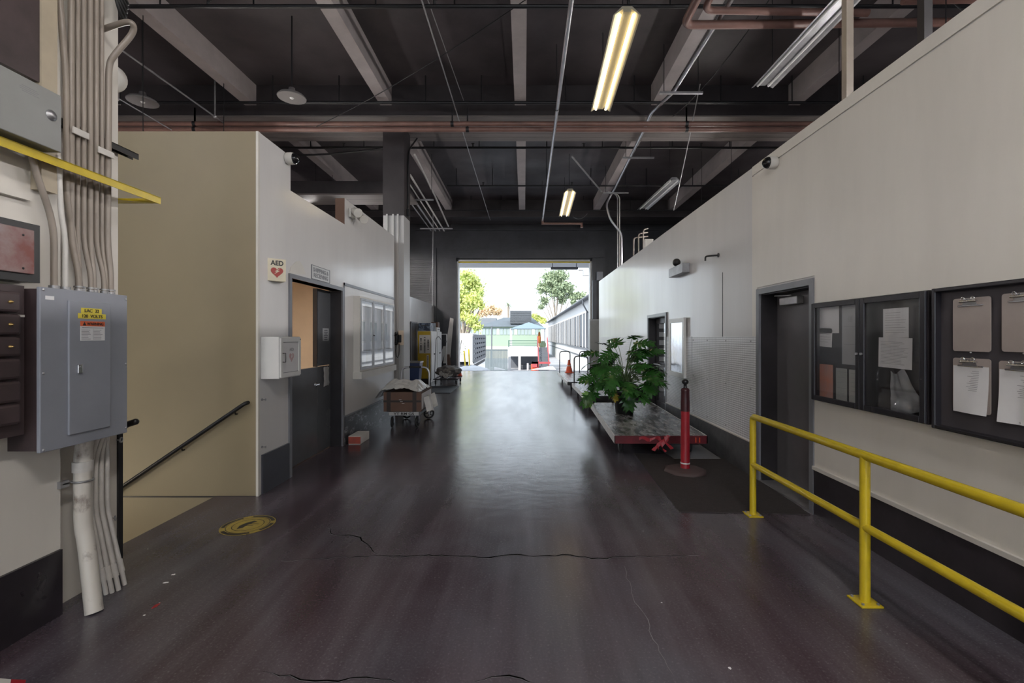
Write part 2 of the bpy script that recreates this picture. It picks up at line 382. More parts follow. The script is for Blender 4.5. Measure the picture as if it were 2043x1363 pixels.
g = G(); g.box(7.3, 7.5, -9, 19, 0, 6.73); struct('wall_far_right', g, 'blk')

# right wall (with door holes)
def wall_x(name, X0, X1, y0, y1, z1, holes, m):
    g = G(); cuts = sorted(holes); y = y0
    for a, b, ht in cuts:
        if a > y: g.box(X0, X1, y, a, 0, z1)
        g.box(X0, X1, a, b, ht, z1); y = b
    if y < y1: g.box(X0, X1, y, y1, 0, z1)
    return struct(name, g, m)
D1 = (4.16, 5.05, 2.07); D2 = (8.42, 9.58, 1.99)
wr = wall_x('wall_right', RX, RX+.2, -9, 16.0, 3.54, [D1, D2], 'wall')
g = G(); g.box(RX-.012, RX, -9, 5.22, 3.44, 3.54); g.box(RX-.012, RX, D1[1]+.06, 5.22, 1.605, 3.425); g.box(RX-.012, RX, D1[0]-.06, D1[1]+.06, 2.15, 3.425); g.box(RX-.012, RX, -9, D1[0]-.06, .44, 3.425)
struct('wall_facing', g, 'wall_near', wr)
g = G(); g.box(RX-.003, RX, 5.2205, 5.232, 1.605, 3.44); g.box(RX-.004,RX,6.02,6.03,1.6,2.45); struct('wall_seam', g, 'blk', wr)
def tr(n, x0,x1,y0,y1,z0,z1,m): return struct('baseboard_'+n, G().box(x0,x1,y0,y1,z0,z1), m)
tr('right', RX-.02, RX, -9, D1[0]-.06, 0, .41, 'base'); struct('trim_1', G().box(RX-.035, RX, -9, D1[0]-.06, .41, .44), 'offw')
tr('right_far', RX-.025, RX, D1[1]+.06, D2[0]-.05, 0, .39, 'conc'); tr('right_end', RX-.025, RX, D2[1]+.05, 16, 0, .37, 'conc')
# left walls
D3 = (5.19, 6.66, 2.27)
g = G(); wt = .14
for a,b,z0,z1 in ((4.60,5.19,0,3.66),(5.19,5.21,0,0),(5.19,6.66,2.27,3.27),(6.66,6.79,0,3.27),(6.79,9.36,0,3.66)):
    if z1 > z0: g.box(LX-wt, LX, a, b, z0, z1)
g.box(LX-wt, LX, 5.19, 5.21, 3.27, 3.66)
wl = struct('wall_left', g, 'wall')
g = G(); g.box(-10, LX-wt, 4.60, 4.74, .0, 3.66); g.box(-10, LX, 4.575, 4.60, 0, 3.66); g.box(-10,-3.1, 4.575, 4.598, -3.0, 0); struct('wall_stair', g, 'stairwall')
struct('trim_2', G().box(-4.3, LX-.02, 4.568, 4.575, -.01, .002), 'blk')
struct('trim_3', G().box(LX-.018, LX+.005, 4.568, 4.60, 0, 3.66), 'offw')
# stairwell
g = G()
for i in range(9): g.box(-3.1-.28*(i+1)-.0, -3.1-.28*i, 3.12, 4.6, -.19*(i+1)-.25, -.19*(i+1))
struct('stair_flight', g, 'conc')
g = G(); g.box(-10, -3.1, 3.0, 3.12, -3, -.3); struct('wall_stairwell', g, 'stairwall')
g = G(); g.box(-10, -3.1, 3.0, 4.7, -3.1, -3); struct('floor_stair_landing', g, 'conc')
# office behind the left wall
g = G(); g.box(-5.3, -5.2, 4.74, 9.4, 0, 2.75); g.box(-5.2, LX-wt, 9.3, 9.4, 0, 3.66); g.box(-5.2, LX-wt, 4.74, 4.8, 0, 2.75); struct('wall_office', g, 'tan')
g = G(); g.box(-5.3, LX-wt, 4.74, 9.4, 2.75, 2.85); struct('ceiling_office', g, 'offw')
# near left wall + column
NX = -2.68; CX = -2.77
g = G(); g.box(-3.2, NX, -9, 2.635, 0, 6.73); struct('wall_near_left', g, 'wall_near')
g = G(); g.box(-3.3, CX, 2.635, 3.11, 0, 6.73); col = struct('column_near', g, 'wall_near')
struct('corner_guard', G().box(CX-.03, CX+.012, 3.10, 3.135, 0, 1.03), 'black', col)
g = G(); g.box(NX-.1, NX+.018, -9, 2.63, 0, .375); struct('baseboard_near_left', g, 'base')
# pilaster edges & ledge of near wall
g = G(); g.box(NX, NX+.03, 1.2, 2.45, 2.33, 2.36); g.box(NX, NX+.02, 1.2, 2.45, 2.20, 2.225); struct('trim_4', g, 'wall_near')
g = G(); g.box(NX, NX+.05, 1.0, 2.475, 2.98, 6.7); struct('trim_5', g, 'maroon')
g = G(); g.box(NX, NX+.06, 2.475, 2.56, 2.4, 6.7); struct('trim_6', g, mat('tan_pilaster',(.42,.36,.27),.4,var=.12,vs=3))
# mid column
g = G(); g.box(-3.0, -2.56, 9.7, 10.2, 0, 4.18); cm = struct('column_middle', g, mat('column_grey',(.44,.44,.44),.4))
g = G(); g.box(-3.005, -2.555, 9.695, 10.205, 4.18, 6.1); struct('column_upper', g, 'girder', cm)
g = G()
for x in (-2.93,-2.80,-2.70): g.box(x, x+.035, 9.66, 9.70, 0, 4.2)
struct('column_rib', g, bpy.data.materials['column_grey'], cm)
# further partition
g = G(); g.box(-3.85, -3.75, 10.2, 16.0, 0, 2.92); g.box(-3.75, -3.745, 16.1, 16.9, 0, 2.4); struct('wall_partition', g, 'wall')
g = G(); g.box(-3.85, -3.75, 16.0, 18.9, 0, 2.92); struct('wall_partition_far', g, 'wall')
struct('door_4', G().box(-3.75, -3.72, 14.95, 15.75, 0, 2.05), 'blk')
g = G(); g.box(-3.72,-3.70,14.9,14.95,0,2.1); g.box(-3.72,-3.70,15.75,15.8,0,2.1); g.box(-3.72,-3.70,14.9,15.8,2.05,2.1); struct('trim_7', g, 'frame')
# end wall with opening
EY = 19.0; OX = 2.79; OZ = 4.80
g = G(); g.box(-10, -OX-.03, EY, EY+.4, 0, 6.73); g.box(OX+.03, 7.5, EY, EY+.4, 0, 6.73); g.box(-OX-.03, OX+.03, EY, EY+.4, OZ, 6.73)
ew = struct('wall_end', g, 'endwall')
g = G(); g.box(-3.3, 3.3, EY-.25, EY, OZ+.05, OZ+.38); g.box(-3.35,-OX-.02,EY-.2,EY,0,OZ+.05); g.box(OX+.02,3.35,EY-.2,EY,0,OZ+.05); g.box(-4.5, 6.5, EY-.12, EY, 6.0, 6.06)
struct('door_header', g, 'endwall', ew)
g = G(); g.box(-OX-.03, -OX+.05, EY-.02, EY+.42, 0, OZ); g.box(OX-.05, OX+.03, EY-.02, EY+.42, 0, OZ); g.box(-OX-.03, OX+.03, EY-.02, EY+.0, OZ-.06, OZ)
struct('trim_8', g, 'white')
struct('trim_9', G().box(-OX+.05, OX-.05, EY+.02, EY+.1, OZ-.12, OZ-.06), 'yellow')
g = G(); g.box(-OX-.5, OX+.5, EY+.42, EY+3.4, 4.98, 5.1); struct('trim_10', g, 'owhite')
# roller shutter leaf beside the opening
g = G()
for i in range(60): g.box(-4.75, -3.75, EY-.04-.012*(i % 2), EY, .2+i*.078, .2+i*.078+.07)
struct('door_5', g, 'endwall')
struct('trim_11', G().box(-3.75, -3.66, EY-.10, EY, 0, 5.3), 'endwall')
g = G(); g.box(-10,-9.6,-9.2,-9,0,6.73); g.box(-3.4,-2.9,-9.2,-9,0,6.3); g.box(3.2,3.7,-9.2,-9,0,6.3); g.box(-10,7.5,-9.2,-9,6.3,6.73); struct('wall_back', g, 'wall_near')
# upper duct beam seen past the notch
g = G(); g.box(-10, -3.0, 12.0, 12.5, 5.37, 5.70); db = struct('ceiling_header', g, 'girder')
struct('header_soffit', G().box(-10,-3.0,12.0,12.9,5.33,5.37), 'soffit', db)
struct('wall_end_cap', G().box(LX-wt-.001, LX-.004, 6.782, 6.79, 3.27, 3.662), 'card', wl)

# ================================================================ DOORS (structure)
def door_right(name, D, Xd, leafm, glazed=False):
    r = sroot(name, (RX, (D[0]+D[1])/2, 0)); a, b, h = D
    g = G()
    for y0, y1, z0, z1 in ((a-.06,a,0,h+.06),(b,b+.06,0,h+.06),(a,b,h,h+.06)): g.box(RX-.025, RX+.2, y0, y1, z0, z1)
    g.build('door_frame', 'frame', r)
    g = G(); g.box(RX, RX+.2, a, a+.004, 0, h); g.box(RX, RX+.2, b-.02, b, 0, h); g.box(RX+.01, RX+.2, a, b, h-.012, h)
    g.build('door_jamb', 'blk', r)
    if not glazed:
        l = G().box(Xd, Xd+.045, a+.01, b-.02, .01, h-.012).build('door_leaf', leafm, r)
        return r, l
    g = G()
    for y0,y1,z0,z1 in ((a+.01,a+.1,.01,h-.01),(b-.12,b-.02,.01,h-.01),(a+.1,b-.12,h-.12,h-.01),(a+.1,b-.12,.01,.28),(a+.1,b-.12,1.0,1.08)): g.box(Xd, Xd+.045, y0,y1,z0,z1)
    l = g.build('door_leaf', leafm, r)
    G().box(Xd+.015, Xd+.022, a+.1, b-.12, .28, h-.12).build('door_pane', 'glass', l)
    G().tube([(Xd,b-.16,1.04),(Xd-.07,b-.16,1.04),(Xd-.07,a+.14,1.04),(Xd,a+.14,1.04)], .018, 8).build('push_bar', 'silver', l)
    return r, l
r1, l1 = door_right('door_1', D1, 2.79, 'doorblk')
c = G().rbox(2.715, 2.79, 4.55, 4.86, 1.93, 2.01, .008).build('door_closer', 'steel', r1)
G().tube([(2.70,4.62,2.02),(2.68,4.88,2.035),(2.74,4.95,2.05)], .008, 6).build('closer_arm', 'steel', c)
G().rbox(2.775, 2.79, 4.20, 4.275, 1.02, 1.045, .003).build('door_plate', 'white', r1)
G().box(2.60, 2.80, D1[0], D1[1], 0, .018).build('door_threshold', 'steel', r1)
r2, l2 = door_right('door_2', D2, 2.75, 'blk', True)
# room behind the glass door
g = G(); g.box(4.6, 4.7, 7.9, 13.5, 0, 3.1); g.box(RX+.2, 4.7, 13.4, 13.5, 0, 3.1); g.box(RX+.2, 4.7, 7.9, 8.0, 0, 3.1); struct('wall_right_room', g, 'wall')
struct('ceiling_right_room', G().box(RX+.2, 4.7, 7.9, 13.5, 3.1, 3.2), 'offw')
g = G()
for i in range(9): g.box(3.2, 4.4, 13.36, 13.4, .3+i*.24, .3+i*.24+.1)
struct('trim_12', g, 'blk')
# dutch double door on the left
r3 = sroot('door_3', (LX, 5.92, 0)); a, b, h = D3; Xd = -2.83
g = G()
for y0, y1, z0, z1 in ((a-.03,a+.02,0,h+.05),(b,b+.06,0,h+.05),(a+.02,b,h,h+.05)): g.box(LX-.17, LX+.02, y0, y1, z0, z1)
g.build('door_frame', 'frame', r3)
g = G(); g.box(Xd-.02, LX, b-.004, b, 0, h); g.build('door_jamb', 'blk', r3)
ys = 6.24
lf = G().box(Xd-.045, Xd, a+.02, ys-.006, .01, 1.185).build('lower_leaf', 'doorgrey', r3)
lever = G().lathe((Xd, ys-.07, .955), [(.03,0),(.03,.012),(.014,.02),(.014,.055)], 14, Vector((1,0,0))).tube([(Xd+.05,ys-.07,.955),(Xd+.06,ys-.20,.955)], .012, 8).build('lever_handle', 'chrome', lf)
lf2 = G().box(Xd-.045, Xd, ys+.006, b-.004, .01, 1.185).box(Xd-.045, Xd, ys+.006, b-.004, 1.197, h-.01).build('fixed_leaf', 'doorgrey', r3)
g = G(); g.box(Xd-.05, Xd+.004, ys-.03, ys+.006, 1.19, h-.01); g.build('astragal', 'blk', lf2)
g = G().box(Xd, Xd+.002, 6.40, 6.60, 1.54, 1.72)
np_ = g.build('door_notice', mat('faded_notice',(.30,.31,.33),.5), lf2)
g = G()
for i in range(6):
    w_ = .15*R.uniform(.6,1); g.box(Xd+.002, Xd+.0028, 6.5-w_/2, 6.5+w_/2, 1.555+i*.026, 1.568+i*.026)
g.build('print', 'doorgrey', np_)
g = G()
n0 = 7
vs = []
for i in range(n0):
    for j in range(n0):
        vs.append(Vector((Xd+.004+R.uniform(0,.012), 6.42+i*.17/6+R.uniform(-.006,.006), .90+j*.27/6+R.uniform(-.008,.008))))
g._add(vs, [(i*n0+j,(i+1)*n0+j,(i+1)*n0+j+1,i*n0+j+1) for i in range(n0-1) for j in range(n0-1)])
g.build('crumpled_notice', 'foil', lf2)
# kick panel
struct('baseboard_left', G().box(LX, LX+.02, 4.63, 5.15, .0, .40), 'conc').data.materials[0] = mat('kick_plate',(.045,.047,.06),.35,var=.15)
struct('baseboard_left_far', G().box(LX, LX+.022, 6.74, 9.36, 0, .41), 'scuff')
struct('trim_13', G().box(LX, LX+.028, 6.74, 9.36, .41, .425).box(LX, LX+.012, 6.74, 6.76, .42, 2.40).box(LX, LX+.012, 6.74, 9.36, 2.36, 2.40), 'frame')
dp = struct('trim_14', G().box(RX-.012, RX, D1[1]+.061, 7.085, .40, 1.6).box(RX-.016, RX, 7.095, D2[0]-.06, .40, 1.6).box(RX-.016, RX, D2[1]+.06, 15.6, .38, 1.6), 'diamond')
g = G()
for y in (5.25, 5.9, 6.5, 7.04):
    for z in (.46, 1.0, 1.55): g.ball((RX-.013, y, z), .011, (.5,1,1), 8)
struct('plate_rivet', g, 'steel', dp)
struct('trim_15', G().box(RX-.03, RX, 5.12, D2[0]-.05, .385, .40), 'offw')

# ================================================================ LEFT FOREGROUND ELECTRICS
PX = -2.50
bp_ = thing('breaker_panel', 'grey breaker panel with yellow LAC 32 120 VOLTS labels on the near left wall', 'breaker panel', (-2.6, 2.6, .997))
g = G(); g.box(-2.68, PX-.02, 2.365, 2.86, 1.005, 1.85); g.build('box_body', 'maroon', bp_)
g = G(); g.rbox(PX-.02, PX, 2.355, 2.872, .997, 1.859, .003); pf = g.build('cover', 'grey', bp_)
pd = G().rbox(PX, PX+.012, 2.494, 2.744, 1.06, 1.80, .004).build('door', 'grey', bp_)
G().rbox(PX+.012, PX+.022, 2.535, 2.562, 1.395, 1.445, .003).cyl((PX+.02,2.548,1.432),(PX+.026,2.548,1.432),.007,8).build('latch', 'chrome', pd)
for y, z in ((2.37,1.845),(2.37,1.41),(2.37,1.01),(2.86,1.835),(2.86,1.43),(2.86,1.03)): G().ball((PX+.002, y, z), .007, (.6,1,1), 8).build('screw', 'silver', pf)
def lab(name, px0, py0, px1, py1, X, m, par, out=.0015):
    A = onX(px0, py0, X); B = onX(px1, py1, X); 
    z0 = min(A.z, B.z); z1 = max(A.z,B.z)
    o = G().box(X, X+out, A.y, B.y, A.z, B.z).build(name, m, par); return o, Vector((X+out, (A.y+B.y)/2, (A.z+B.z)/2)), B.y-A.y, abs(A.z-B.z)
xw = PX+.012
def lab2(name, y0, y1, z0, z1, X, m, par, out=.0015):
    o = G().box(X, X+out, y0, y1, z0, z1).build(name, m, par); return o, Vector((X+out,(y0+y1)/2,(z0+z1)/2)), y1-y0, z1-z0
o, c, w, hh = lab2('identification_label', 2.560, 2.684, 1.733, 1.763, xw, 'lab', pd); text('LAC  32', c, w*.7, hh*.62, (0,1,0), (0,0,1), 'dkink', o)
o, c, w, hh = lab2('voltage_label', 2.542, 2.710, 1.703, 1.7325, xw, 'lab', pd); text('120  VOLTS', c, w*.72, hh*.62, (0,1,0), (0,0,1), 'dkink', o)
o, c, w, hh = lab2('warning_label', 2.556, 2.704, 1.66, 1.688, xw, 'labor', pd); text('WARNING', c+Vector((0,.012,0)), w*.68, hh*.58, (0,1,0), (0,0,1), 'dkink', o)
G().poly([(xw+.002,2.568,1.664),(xw+.002,2.588,1.664),(xw+.002,2.578,1.684)], (.001,0,0)).build('warning_symbol','dkink',o)
o, c, w, hh = lab2('instruction_label', 2.556, 2.704, 1.578, 1.66, xw, 'paper', pd)
g = G()
for i in range(7):
    g.box(xw+.0016, xw+.002, 2.561, 2.561+.055*R.uniform(.7,1), 1.586+i*.0085, 1.5885+i*.0085); g.box(xw+.0016, xw+.002, 2.634, 2.634+.058*R.uniform(.6,1), 1.586+i*.0085, 1.5885+i*.0085)
g.box(xw+.0016,xw+.002,2.565,2.695,1.650,1.653); g.box(xw+.0016,xw+.002,2.629,2.6303,1.582,1.645)
g.build('small_print', 'ink', o)
G().box(PX,PX+.001,2.38,2.425,1.795,1.815).build('maker_label','paper',pf)

# stacked breaker cabinet at frame edge
ms = thing('switch_cabinet', 'dark maroon cabinet of six stacked switch covers at the left picture edge', 'electrical cabinet', (-2.6, 2.1, 1.1))
G().box(-2.68, -2.56, 1.85, 2.335, 1.10, 1.86).build('cabinet_body', 'maroon', ms)
for i in range(6):
    z1 = onX(40, (583,627,672,715,760,805)[i], -2.52).z; z0 = onX(40, (624,669,711,756,802,846)[i], -2.52).z
    cvr = G().rbox(-2.56, -2.52, 2.10, 2.29, z0, z1, .014).build('switch_cover', 'maroon', ms)
    if i < 3: G().lathe((-2.52, 2.235, (z0+z1)/2), [(.008,0),(.008,.006),(.004,.008),(.004,.016),(.0001,.018)], 8, Vector((1,0,0))).build('knob', mat('brass',(.5,.33,.12),.35,metal=.8) if i == 0 else bpy.data.materials['brass'], cvr)
G().box(-2.56,-2.555,2.30,2.333,1.70,1.712).build('paper_tag','offw',ms)
rb = thing('junction_box', 'rusty red metal box with dark rim on the near left wall', 'electrical box', (-2.6, 2.1, 1.89))
G().box(-2.68, -2.575, 1.75, 2.425, 1.885, 2.19).build('rim', 'black', rb)
G().rbox(-2.575, -2.56, 1.80, 2.385, 1.925, 2.155, .004).build('cover', 'rust', rb)
for y, z in ((2.33,2.12),(2.33,1.95)): G().ball((-2.559,y,z),.006,(.5,1,1),8).build('bolt','black',rb)
ub = thing('disconnect_box', 'large plain grey metal box above the yellow bar at upper left', 'electrical box', (-2.6, 2.1, 2.59))
ubd = G().rbox(-2.68, -2.50, 1.75, 2.465, 2.594, 2.90, .004).build('box_body', 'grey2', ub)
G().lathe((-2.5, 2.41, 2.77), [(.028,0),(.028,.004),(.018,.004),(.016,.014),(.0001,.016)], 14, Vector((1,0,0))).build('latch','steel',ub)
G().box(-2.4998,-2.4992,2.27,2.34,2.855,2.857).box(-2.4998,-2.4992,2.26,2.35,2.846,2.848).box(-2.4998,-2.4992,2.26,2.34,2.837,2.839).box(-2.4998,-2.4992,2.27,2.35,2.828,2.830).build('pencil_note','ink',ub)
# yellow bar
yb = thing('clearance_bar', 'yellow angle bar reaching past the conduits at upper left', 'bar', (-2.55, 2.0, 2.53))
G().box(-2.555, -2.55, .9, 3.20, 2.53, 2.575).box(-2.62,-2.55,.9,3.20,2.572,2.577).build('bar', 'yellow', yb)
G().poly([(-2.551,3.2,2.535),(-2.9,3.2,2.535),(-2.9,3.06,2.535)], (0,0,.01)).box(-2.9,-2.551,3.195,3.2,2.535,2.57).build('gusset','yellow',yb)
# unistrut
us = tag(G().box(-2.75, -2.705, 2.55, 3.20, 2.875, 2.88).box(-2.75,-2.745,2.55,3.20,2.84,2.88).box(-2.71,-2.705,2.55,3.20,2.84,2.88).build('strut_channel','black'), 'black slotted channel holding the conduits to the near column', 'channel')
CLAMPS = [(145,2.6),(190,2.6)]
# conduits above panel
spec = [ # px top, px bottom, r, bends
 (118,105,.018,'pipe'), (142,138,.019,'pipe'), (155,150,.014,'pipe'), (167,163,.016,'pipe'), (180,178,.018,'pipe'), (192,190,.016,'pipe'), (203,203,.014,'pipe'), (214,212,.021,'pipe')]
for i, (a_, b_, r_, m_) in enumerate(spec):
    r_ *= .84
    X = -2.665; ya = F*X/(a_-VX); yb_ = F*X/(b_-VX); xb = -2.638
    pts = [(X, ya, 6.7), (X, ya, 2.16), (xb, yb_+(.03 if i % 2 else -.0), 1.98), (xb, yb_+(.03 if i % 2 else 0), 1.845)]
    if i == 0: pts = [(X, F*X/(112-VX), 6.7), (X, F*X/(118-VX), 3.6), (X, F*X/(132-VX), 3.1), (X, F*X/(133-VX), 2.4), (X, F*X/(150-VX), 2.15), (xb, F*X/(152-VX), 1.845)]
    if i == 7: pts = [(X, ya, 3.5), (X, ya, 2.2), (xb, yb_, 2.0), (xb, yb_, 1.845)]; pts = [onX(252,38,-2.50)+Vector((-.25,.1,0)), onX(262,40,-2.5), onX(270,62,-2.52), onX(226,112,-2.63)] + [onX(217,130,X)] + pts[1:]
    t_ = thing('conduit', ('tall beige conduit into the grey breaker panel, %s from the left' % ORD[i]) if i < 7 else 'thick conduit with a hooked bend at its top, rightmost above the breaker panel', 'conduit', (xb, yb_, 1.845), 'conduits above the breaker panel')
    G().tube(fil(pts, .09), r_, 12).build('pipe', m_, t_)
    G().cyl((xb, pts[-1][1], 1.85), (xb, pts[-1][1], 1.885), r_+.006, 12).cyl((xb, pts[-1][1], 1.89), (xb, pts[-1][1], 1.90), r_+.008, 6).build('coupling', 'steel', t_)
# second row of conduits between (left of panel top)
for i, (pa, pb, pc) in enumerate([((60,310),(72,345),(100,425)), ((116,310),(118,345),(122,430))]):
    X = -2.62; P = [onX(pa[0],pa[1],X), onX(pb[0],pb[1],X), onX(pc[0],pc[1],X), onX(pc[0]+8,470,X), Vector((X, onX(pc[0]+8,470,X).y, 1.845))]
    if i == 0: P[0].z = 2.60
    t_ = thing('conduit', ['bent brown conduit from the big grey box down behind the breaker panel', 'slim silver conduit just left of the beige bundle, above the breaker panel'][i], 'conduit', P[-1])
    G().tube(fil(P, .08), .016 if i == 0 else .013, 12).build('pipe', 'pipe' if i == 0 else 'pipew', t_)
    G().cyl(P[-1]+Vector((0,0,.005)), P[-1]+Vector((0,0,.04)), .024, 10).build('coupling','steel',t_)
for i, (y0,y1,z) in enumerate(((2.66,2.76,2.79),(2.82,2.93,2.74))):
    tag(G().rbox(-2.64,-2.63,y0,y1,z,z+.04,.003).build('pipe_strap','pipew'), ['small white strap across the left conduits under the black channel','small white strap across the right conduits under the black channel'][i], 'strap')
# black cable coil
cc = thing('cable_coil', 'black cable coiled at the top right of the near column', 'cable', onX(246,20,-2.62))
g = G()
for i in range(5): g.torus(onX(240+i*1.2,14,-2.66)+Vector((0,.0,.02*i)), .075-.006*i, .009, Vector((.5,.25,.1+.05*i)), 22, 6)
g.build('coil','rubber',cc)
# conduits below panel
for i, (pa, pf_) in enumerate(((178,212),(188,224),(199,237),(211,249))):
    X = -2.67; y = F*X/(pa-VX); q = onF(pf_, (1186,1183,1178,1167)[i]); yt = min(y, 2.85)
    P = [(X+.06, yt, 1.0), (X+.01, y, .85), (X+.01, y, .52), (X+.02, y+.01, .42), (q.x, q.y, .0)]
    t_ = thing('conduit', 'slim white conduit bending to the floor under the breaker panel, %s from the left' % ORD[i], 'conduit', q, 'white conduits under the breaker panel')
    G().tube(fil(P, .1), .0125, 10).build('pipe','pipew',t_)
    d = (Vector(P[-1])-Vector(P[-2])).normalized(); G().cyl(q-d*.17, q-d*.09, .017, 10).build('coupling','pipew',t_)
q = onF(188,1222); X = -2.66; y = F*X/(155-VX)
t_ = thing('drain_pipe', 'thick stained white pipe curving to the floor under the breaker panel', 'pipe', q)
G().tube(fil([(X+.05,y,1.02),(X+.03,y,.90),(X+.03,y,.48),(X+.05,y,.40),(q.x,q.y,0)],.16,8), .042, 18).build('pipe', mat('stained_pipe',(.56,.53,.48),.4,c2=(.16,.12,.10),vs=7,thr=(.30,.44),stretch=(1,1,.6)), t_)
G().cyl((X+.03,y,.80),(X+.03,y,.86),.048,18).build('pipe_sleeve','pipew',t_)
G().torus((X+.03,y,.745),.047,.006,Vector((0,0,1)),20,6).box(NX,X,y-.10,y-.05,.725,.765).box(X-.02,X,y-.09,y,.742,.750).build('pipe_clamp','steel',t_)
hk = thing('wall_hook', 'small steel eye hook on the near column above the floor', 'hook', onX(222,1034,CX))
p = onX(218,1034,CX); G().cyl(p, p+Vector((.03,0,0)), .004, 8).torus(p+Vector((.04,0,0)), .014, .004, Vector((.6,.8,0)), 14, 6).build('eye','steel',hk)
p = onX(233,878,CX); tag(G().torus(p+Vector((.03,0,0)), .016, .005, Vector((1,.3,0)), 14, 6).cyl(p,p+Vector((.02,0,0)),.005,8).build('wall_hook','steel'), 'steel ring hook just under the breaker panel corner', 'hook')
# handrails
hr = thing('handrail', 'black handrail sloping down the beige stair wall', 'handrail', (-3.3, 4.55, .5))
A = Vector((-2.77,4.53,.94)); B = Vector((-4.6,4.53,-.30))
G().tube(fil([A+Vector((0,.06,.0)), A, B], .03), .019, 10).build('rail','black',hr)
for t in (.06,.35,.7): p = A.lerp(B,t); G().tube([p,p+Vector((0,.02,-.04)),p+Vector((0,.07,-.04))],.008,6).build('bracket','black',hr)
A = Vector((-2.78,3.19,.985)); B = Vector((-4.4,3.19,-.1))
hr2 = tag(G().tube([A+Vector((.06,0,.02)),A,B],.022,10).ball(A+Vector((.06,0,.02)),.022,(1,1,1),10).build('handrail','black'), 'rounded end of the black handrail beside the breaker panel', 'handrail')
# stairwell lamp (lower landing)
sl = thing('stair_lamp', 'warm wall lamp down in the stairwell', 'lamp', (-5.4, 3.2, 1.2))
G().rbox(-5.9,-4.9,3.12,3.2,-.3,-.1,.02).build('lamp_body','offw',sl); G().rbox(-5.85,-4.95,3.2,3.24,-.27,-.13,.015).build('lamp_lens','stair_on',sl)

# ================================================================ LEFT WALL ITEMS
s1 = thing('aed_sign', 'cream wedge sign reading AED with a red heart and lightning bolt', 'sign', (LX, 4.8, 2.2))
d = .125; y0 = 4.745; z0 = onX(541,558,-2.6).z; z1 = z0+.235
G().poly([(LX,y0,z0),(LX+d,y0+d,z0),(LX,y0+2*d,z0)], (0,0,z1-z0)).build('sign_body','aedbg',s1)
cx = Vector((LX+d/2, y0+d/2, 0)); xd = Vector((1,1,0)).normalized()
nn = Vector((1,-1,0)).normalized()
text('AED', cx+Vector((0,0,z1-.045)), .125, .052, xd, (0,0,1), 'dkink', s1, out=.003, font_bold=True)
pts = []
for i in range(40):
    t = 2*PI*i/40; pts.append(cx+nn*.003+xd*(.060*math.sin(t)**3)+Vector((0,0,z0+.095+.0038*(13*math.cos(t)-5*math.cos(2*t)-2*math.cos(3*t)-math.cos(4*t)))))
ht = G().poly(pts, nn*.002).build('heart','heart',s1)
bl = [(-.030,-.030),(-.002,.002),(-.022,.002),(.030,.038),(.004,.010),(.026,.010)]
G().poly([cx+nn*.006+xd*u+Vector((0,0,z0+.098+v)) for u, v in bl], nn*.002).build('lightning_bolt','aedbg',ht)
ac = thing('defibrillator_cabinet', 'white wall cabinet with framed AED heart door beside the double door', 'cabinet', (LX, 4.84, 1.17))
G().rbox(LX, -2.485, 4.62, 5.06, 1.17, 1.60, .006).build('cabinet_body','white',ac)
X = -2.485; dr = G()
for a_ in ((4.635,4.675,1.185,1.585),(5.005,5.045,1.185,1.585),(4.675,5.005,1.185,1.225),(4.675,5.005,1.545,1.585)): dr.box(X, X+.014, *a_)
dr = dr.build('door','white',ac)
G().box(X,X+.004,4.675,5.005,1.225,1.545).build('door_panel','paper',dr)
G().box(X+.004,X+.0055,4.675,5.005,1.225,1.230).box(X+.004,X+.0055,4.675,5.005,1.540,1.545).box(X+.004,X+.0055,4.675,4.680,1.225,1.545).box(X+.004,X+.0055,5.0,5.005,1.225,1.545).build('gasket','frame',dr)
text('AED', (X+.004,4.86,1.465), .085, .03, (0,1,0),(0,0,1),'ink',dr)
pts = [Vector((X+.005, 4.86+.05*math.sin(2*PI*i/32)**3, 1.385+.0033*(13*math.cos(2*PI*i/32)-5*math.cos(4*PI*i/32)-2*math.cos(6*PI*i/32)-math.cos(8*PI*i/32)))) for i in range(32)]
hm = G().poly(pts,(.0015,0,0)).build('heart', mat('faded_heart',(.50,.33,.34),.5), dr)
G().poly([(X+.0075,4.86+u*.8,1.388+v*.8) for u,v in bl],(.001,0,0)).build('lightning_bolt','paper',hm)
G().tube([(X+.014,4.665,1.34),(X+.045,4.665,1.34),(X+.045,4.665,1.43),(X+.014,4.665,1.43)],.005,8).build('handle','black',dr)
G().ball((X+.014,5.03,1.57),.008,(.5,1,1),8).build('lock','black',dr)
sg = thing('wall_sign', 'flat grey sign reading SHIPPING & RECEIVING above the left double door', 'sign', (LX,6.0,2.33))
G().box(LX, LX+.006, 5.72, 6.24, 2.335, 2.50).build('sign_plate', mat('sign_pale',(.55,.56,.57),.3), sg)
g = G()
for a_ in ((5.71,5.72,2.328,2.507),(6.24,6.25,2.328,2.507),(5.72,6.24,2.328,2.335),(5.72,6.24,2.5,2.507)): g.box(LX,LX+.009,*a_)
g.build('sign_border','frame',sg)
text('SHIPPING &\nRECEIVING', (LX+.006,5.98,2.418), .45, .125, (0,1,0),(0,0,1), mat('sign_letters',(.22,.23,.25),.5), sg, font_bold=True)
pts = [(576,546),(580,532),(590,522),(597,521),(603,530),(610,548)]
tag(G().poly([onX(u,v,LX)+Vector((.001,0,0)) for u,v in pts],(.004,0,0)).build('bare_patch','offw'),'pale torn paint patch on the wall just above the double door corner','patch')
for i,(u,v) in enumerate(((517,798),(517,893))):
    p = Vector((LX, 4.64, onX(520,v,LX).z)); tag(G().cyl(p,p+Vector((.045,0,0)),.005,8).cyl(p,p+Vector((.006,0,0)),.013,8).cyl(p+Vector((.04,0,-.012)),p+Vector((.04,0,.012)),.004,6).build('wall_peg','steel'), ['small metal peg on the wall edge right below the AED cabinet','small metal peg on the wall edge just above the kick plate'][i], 'peg')
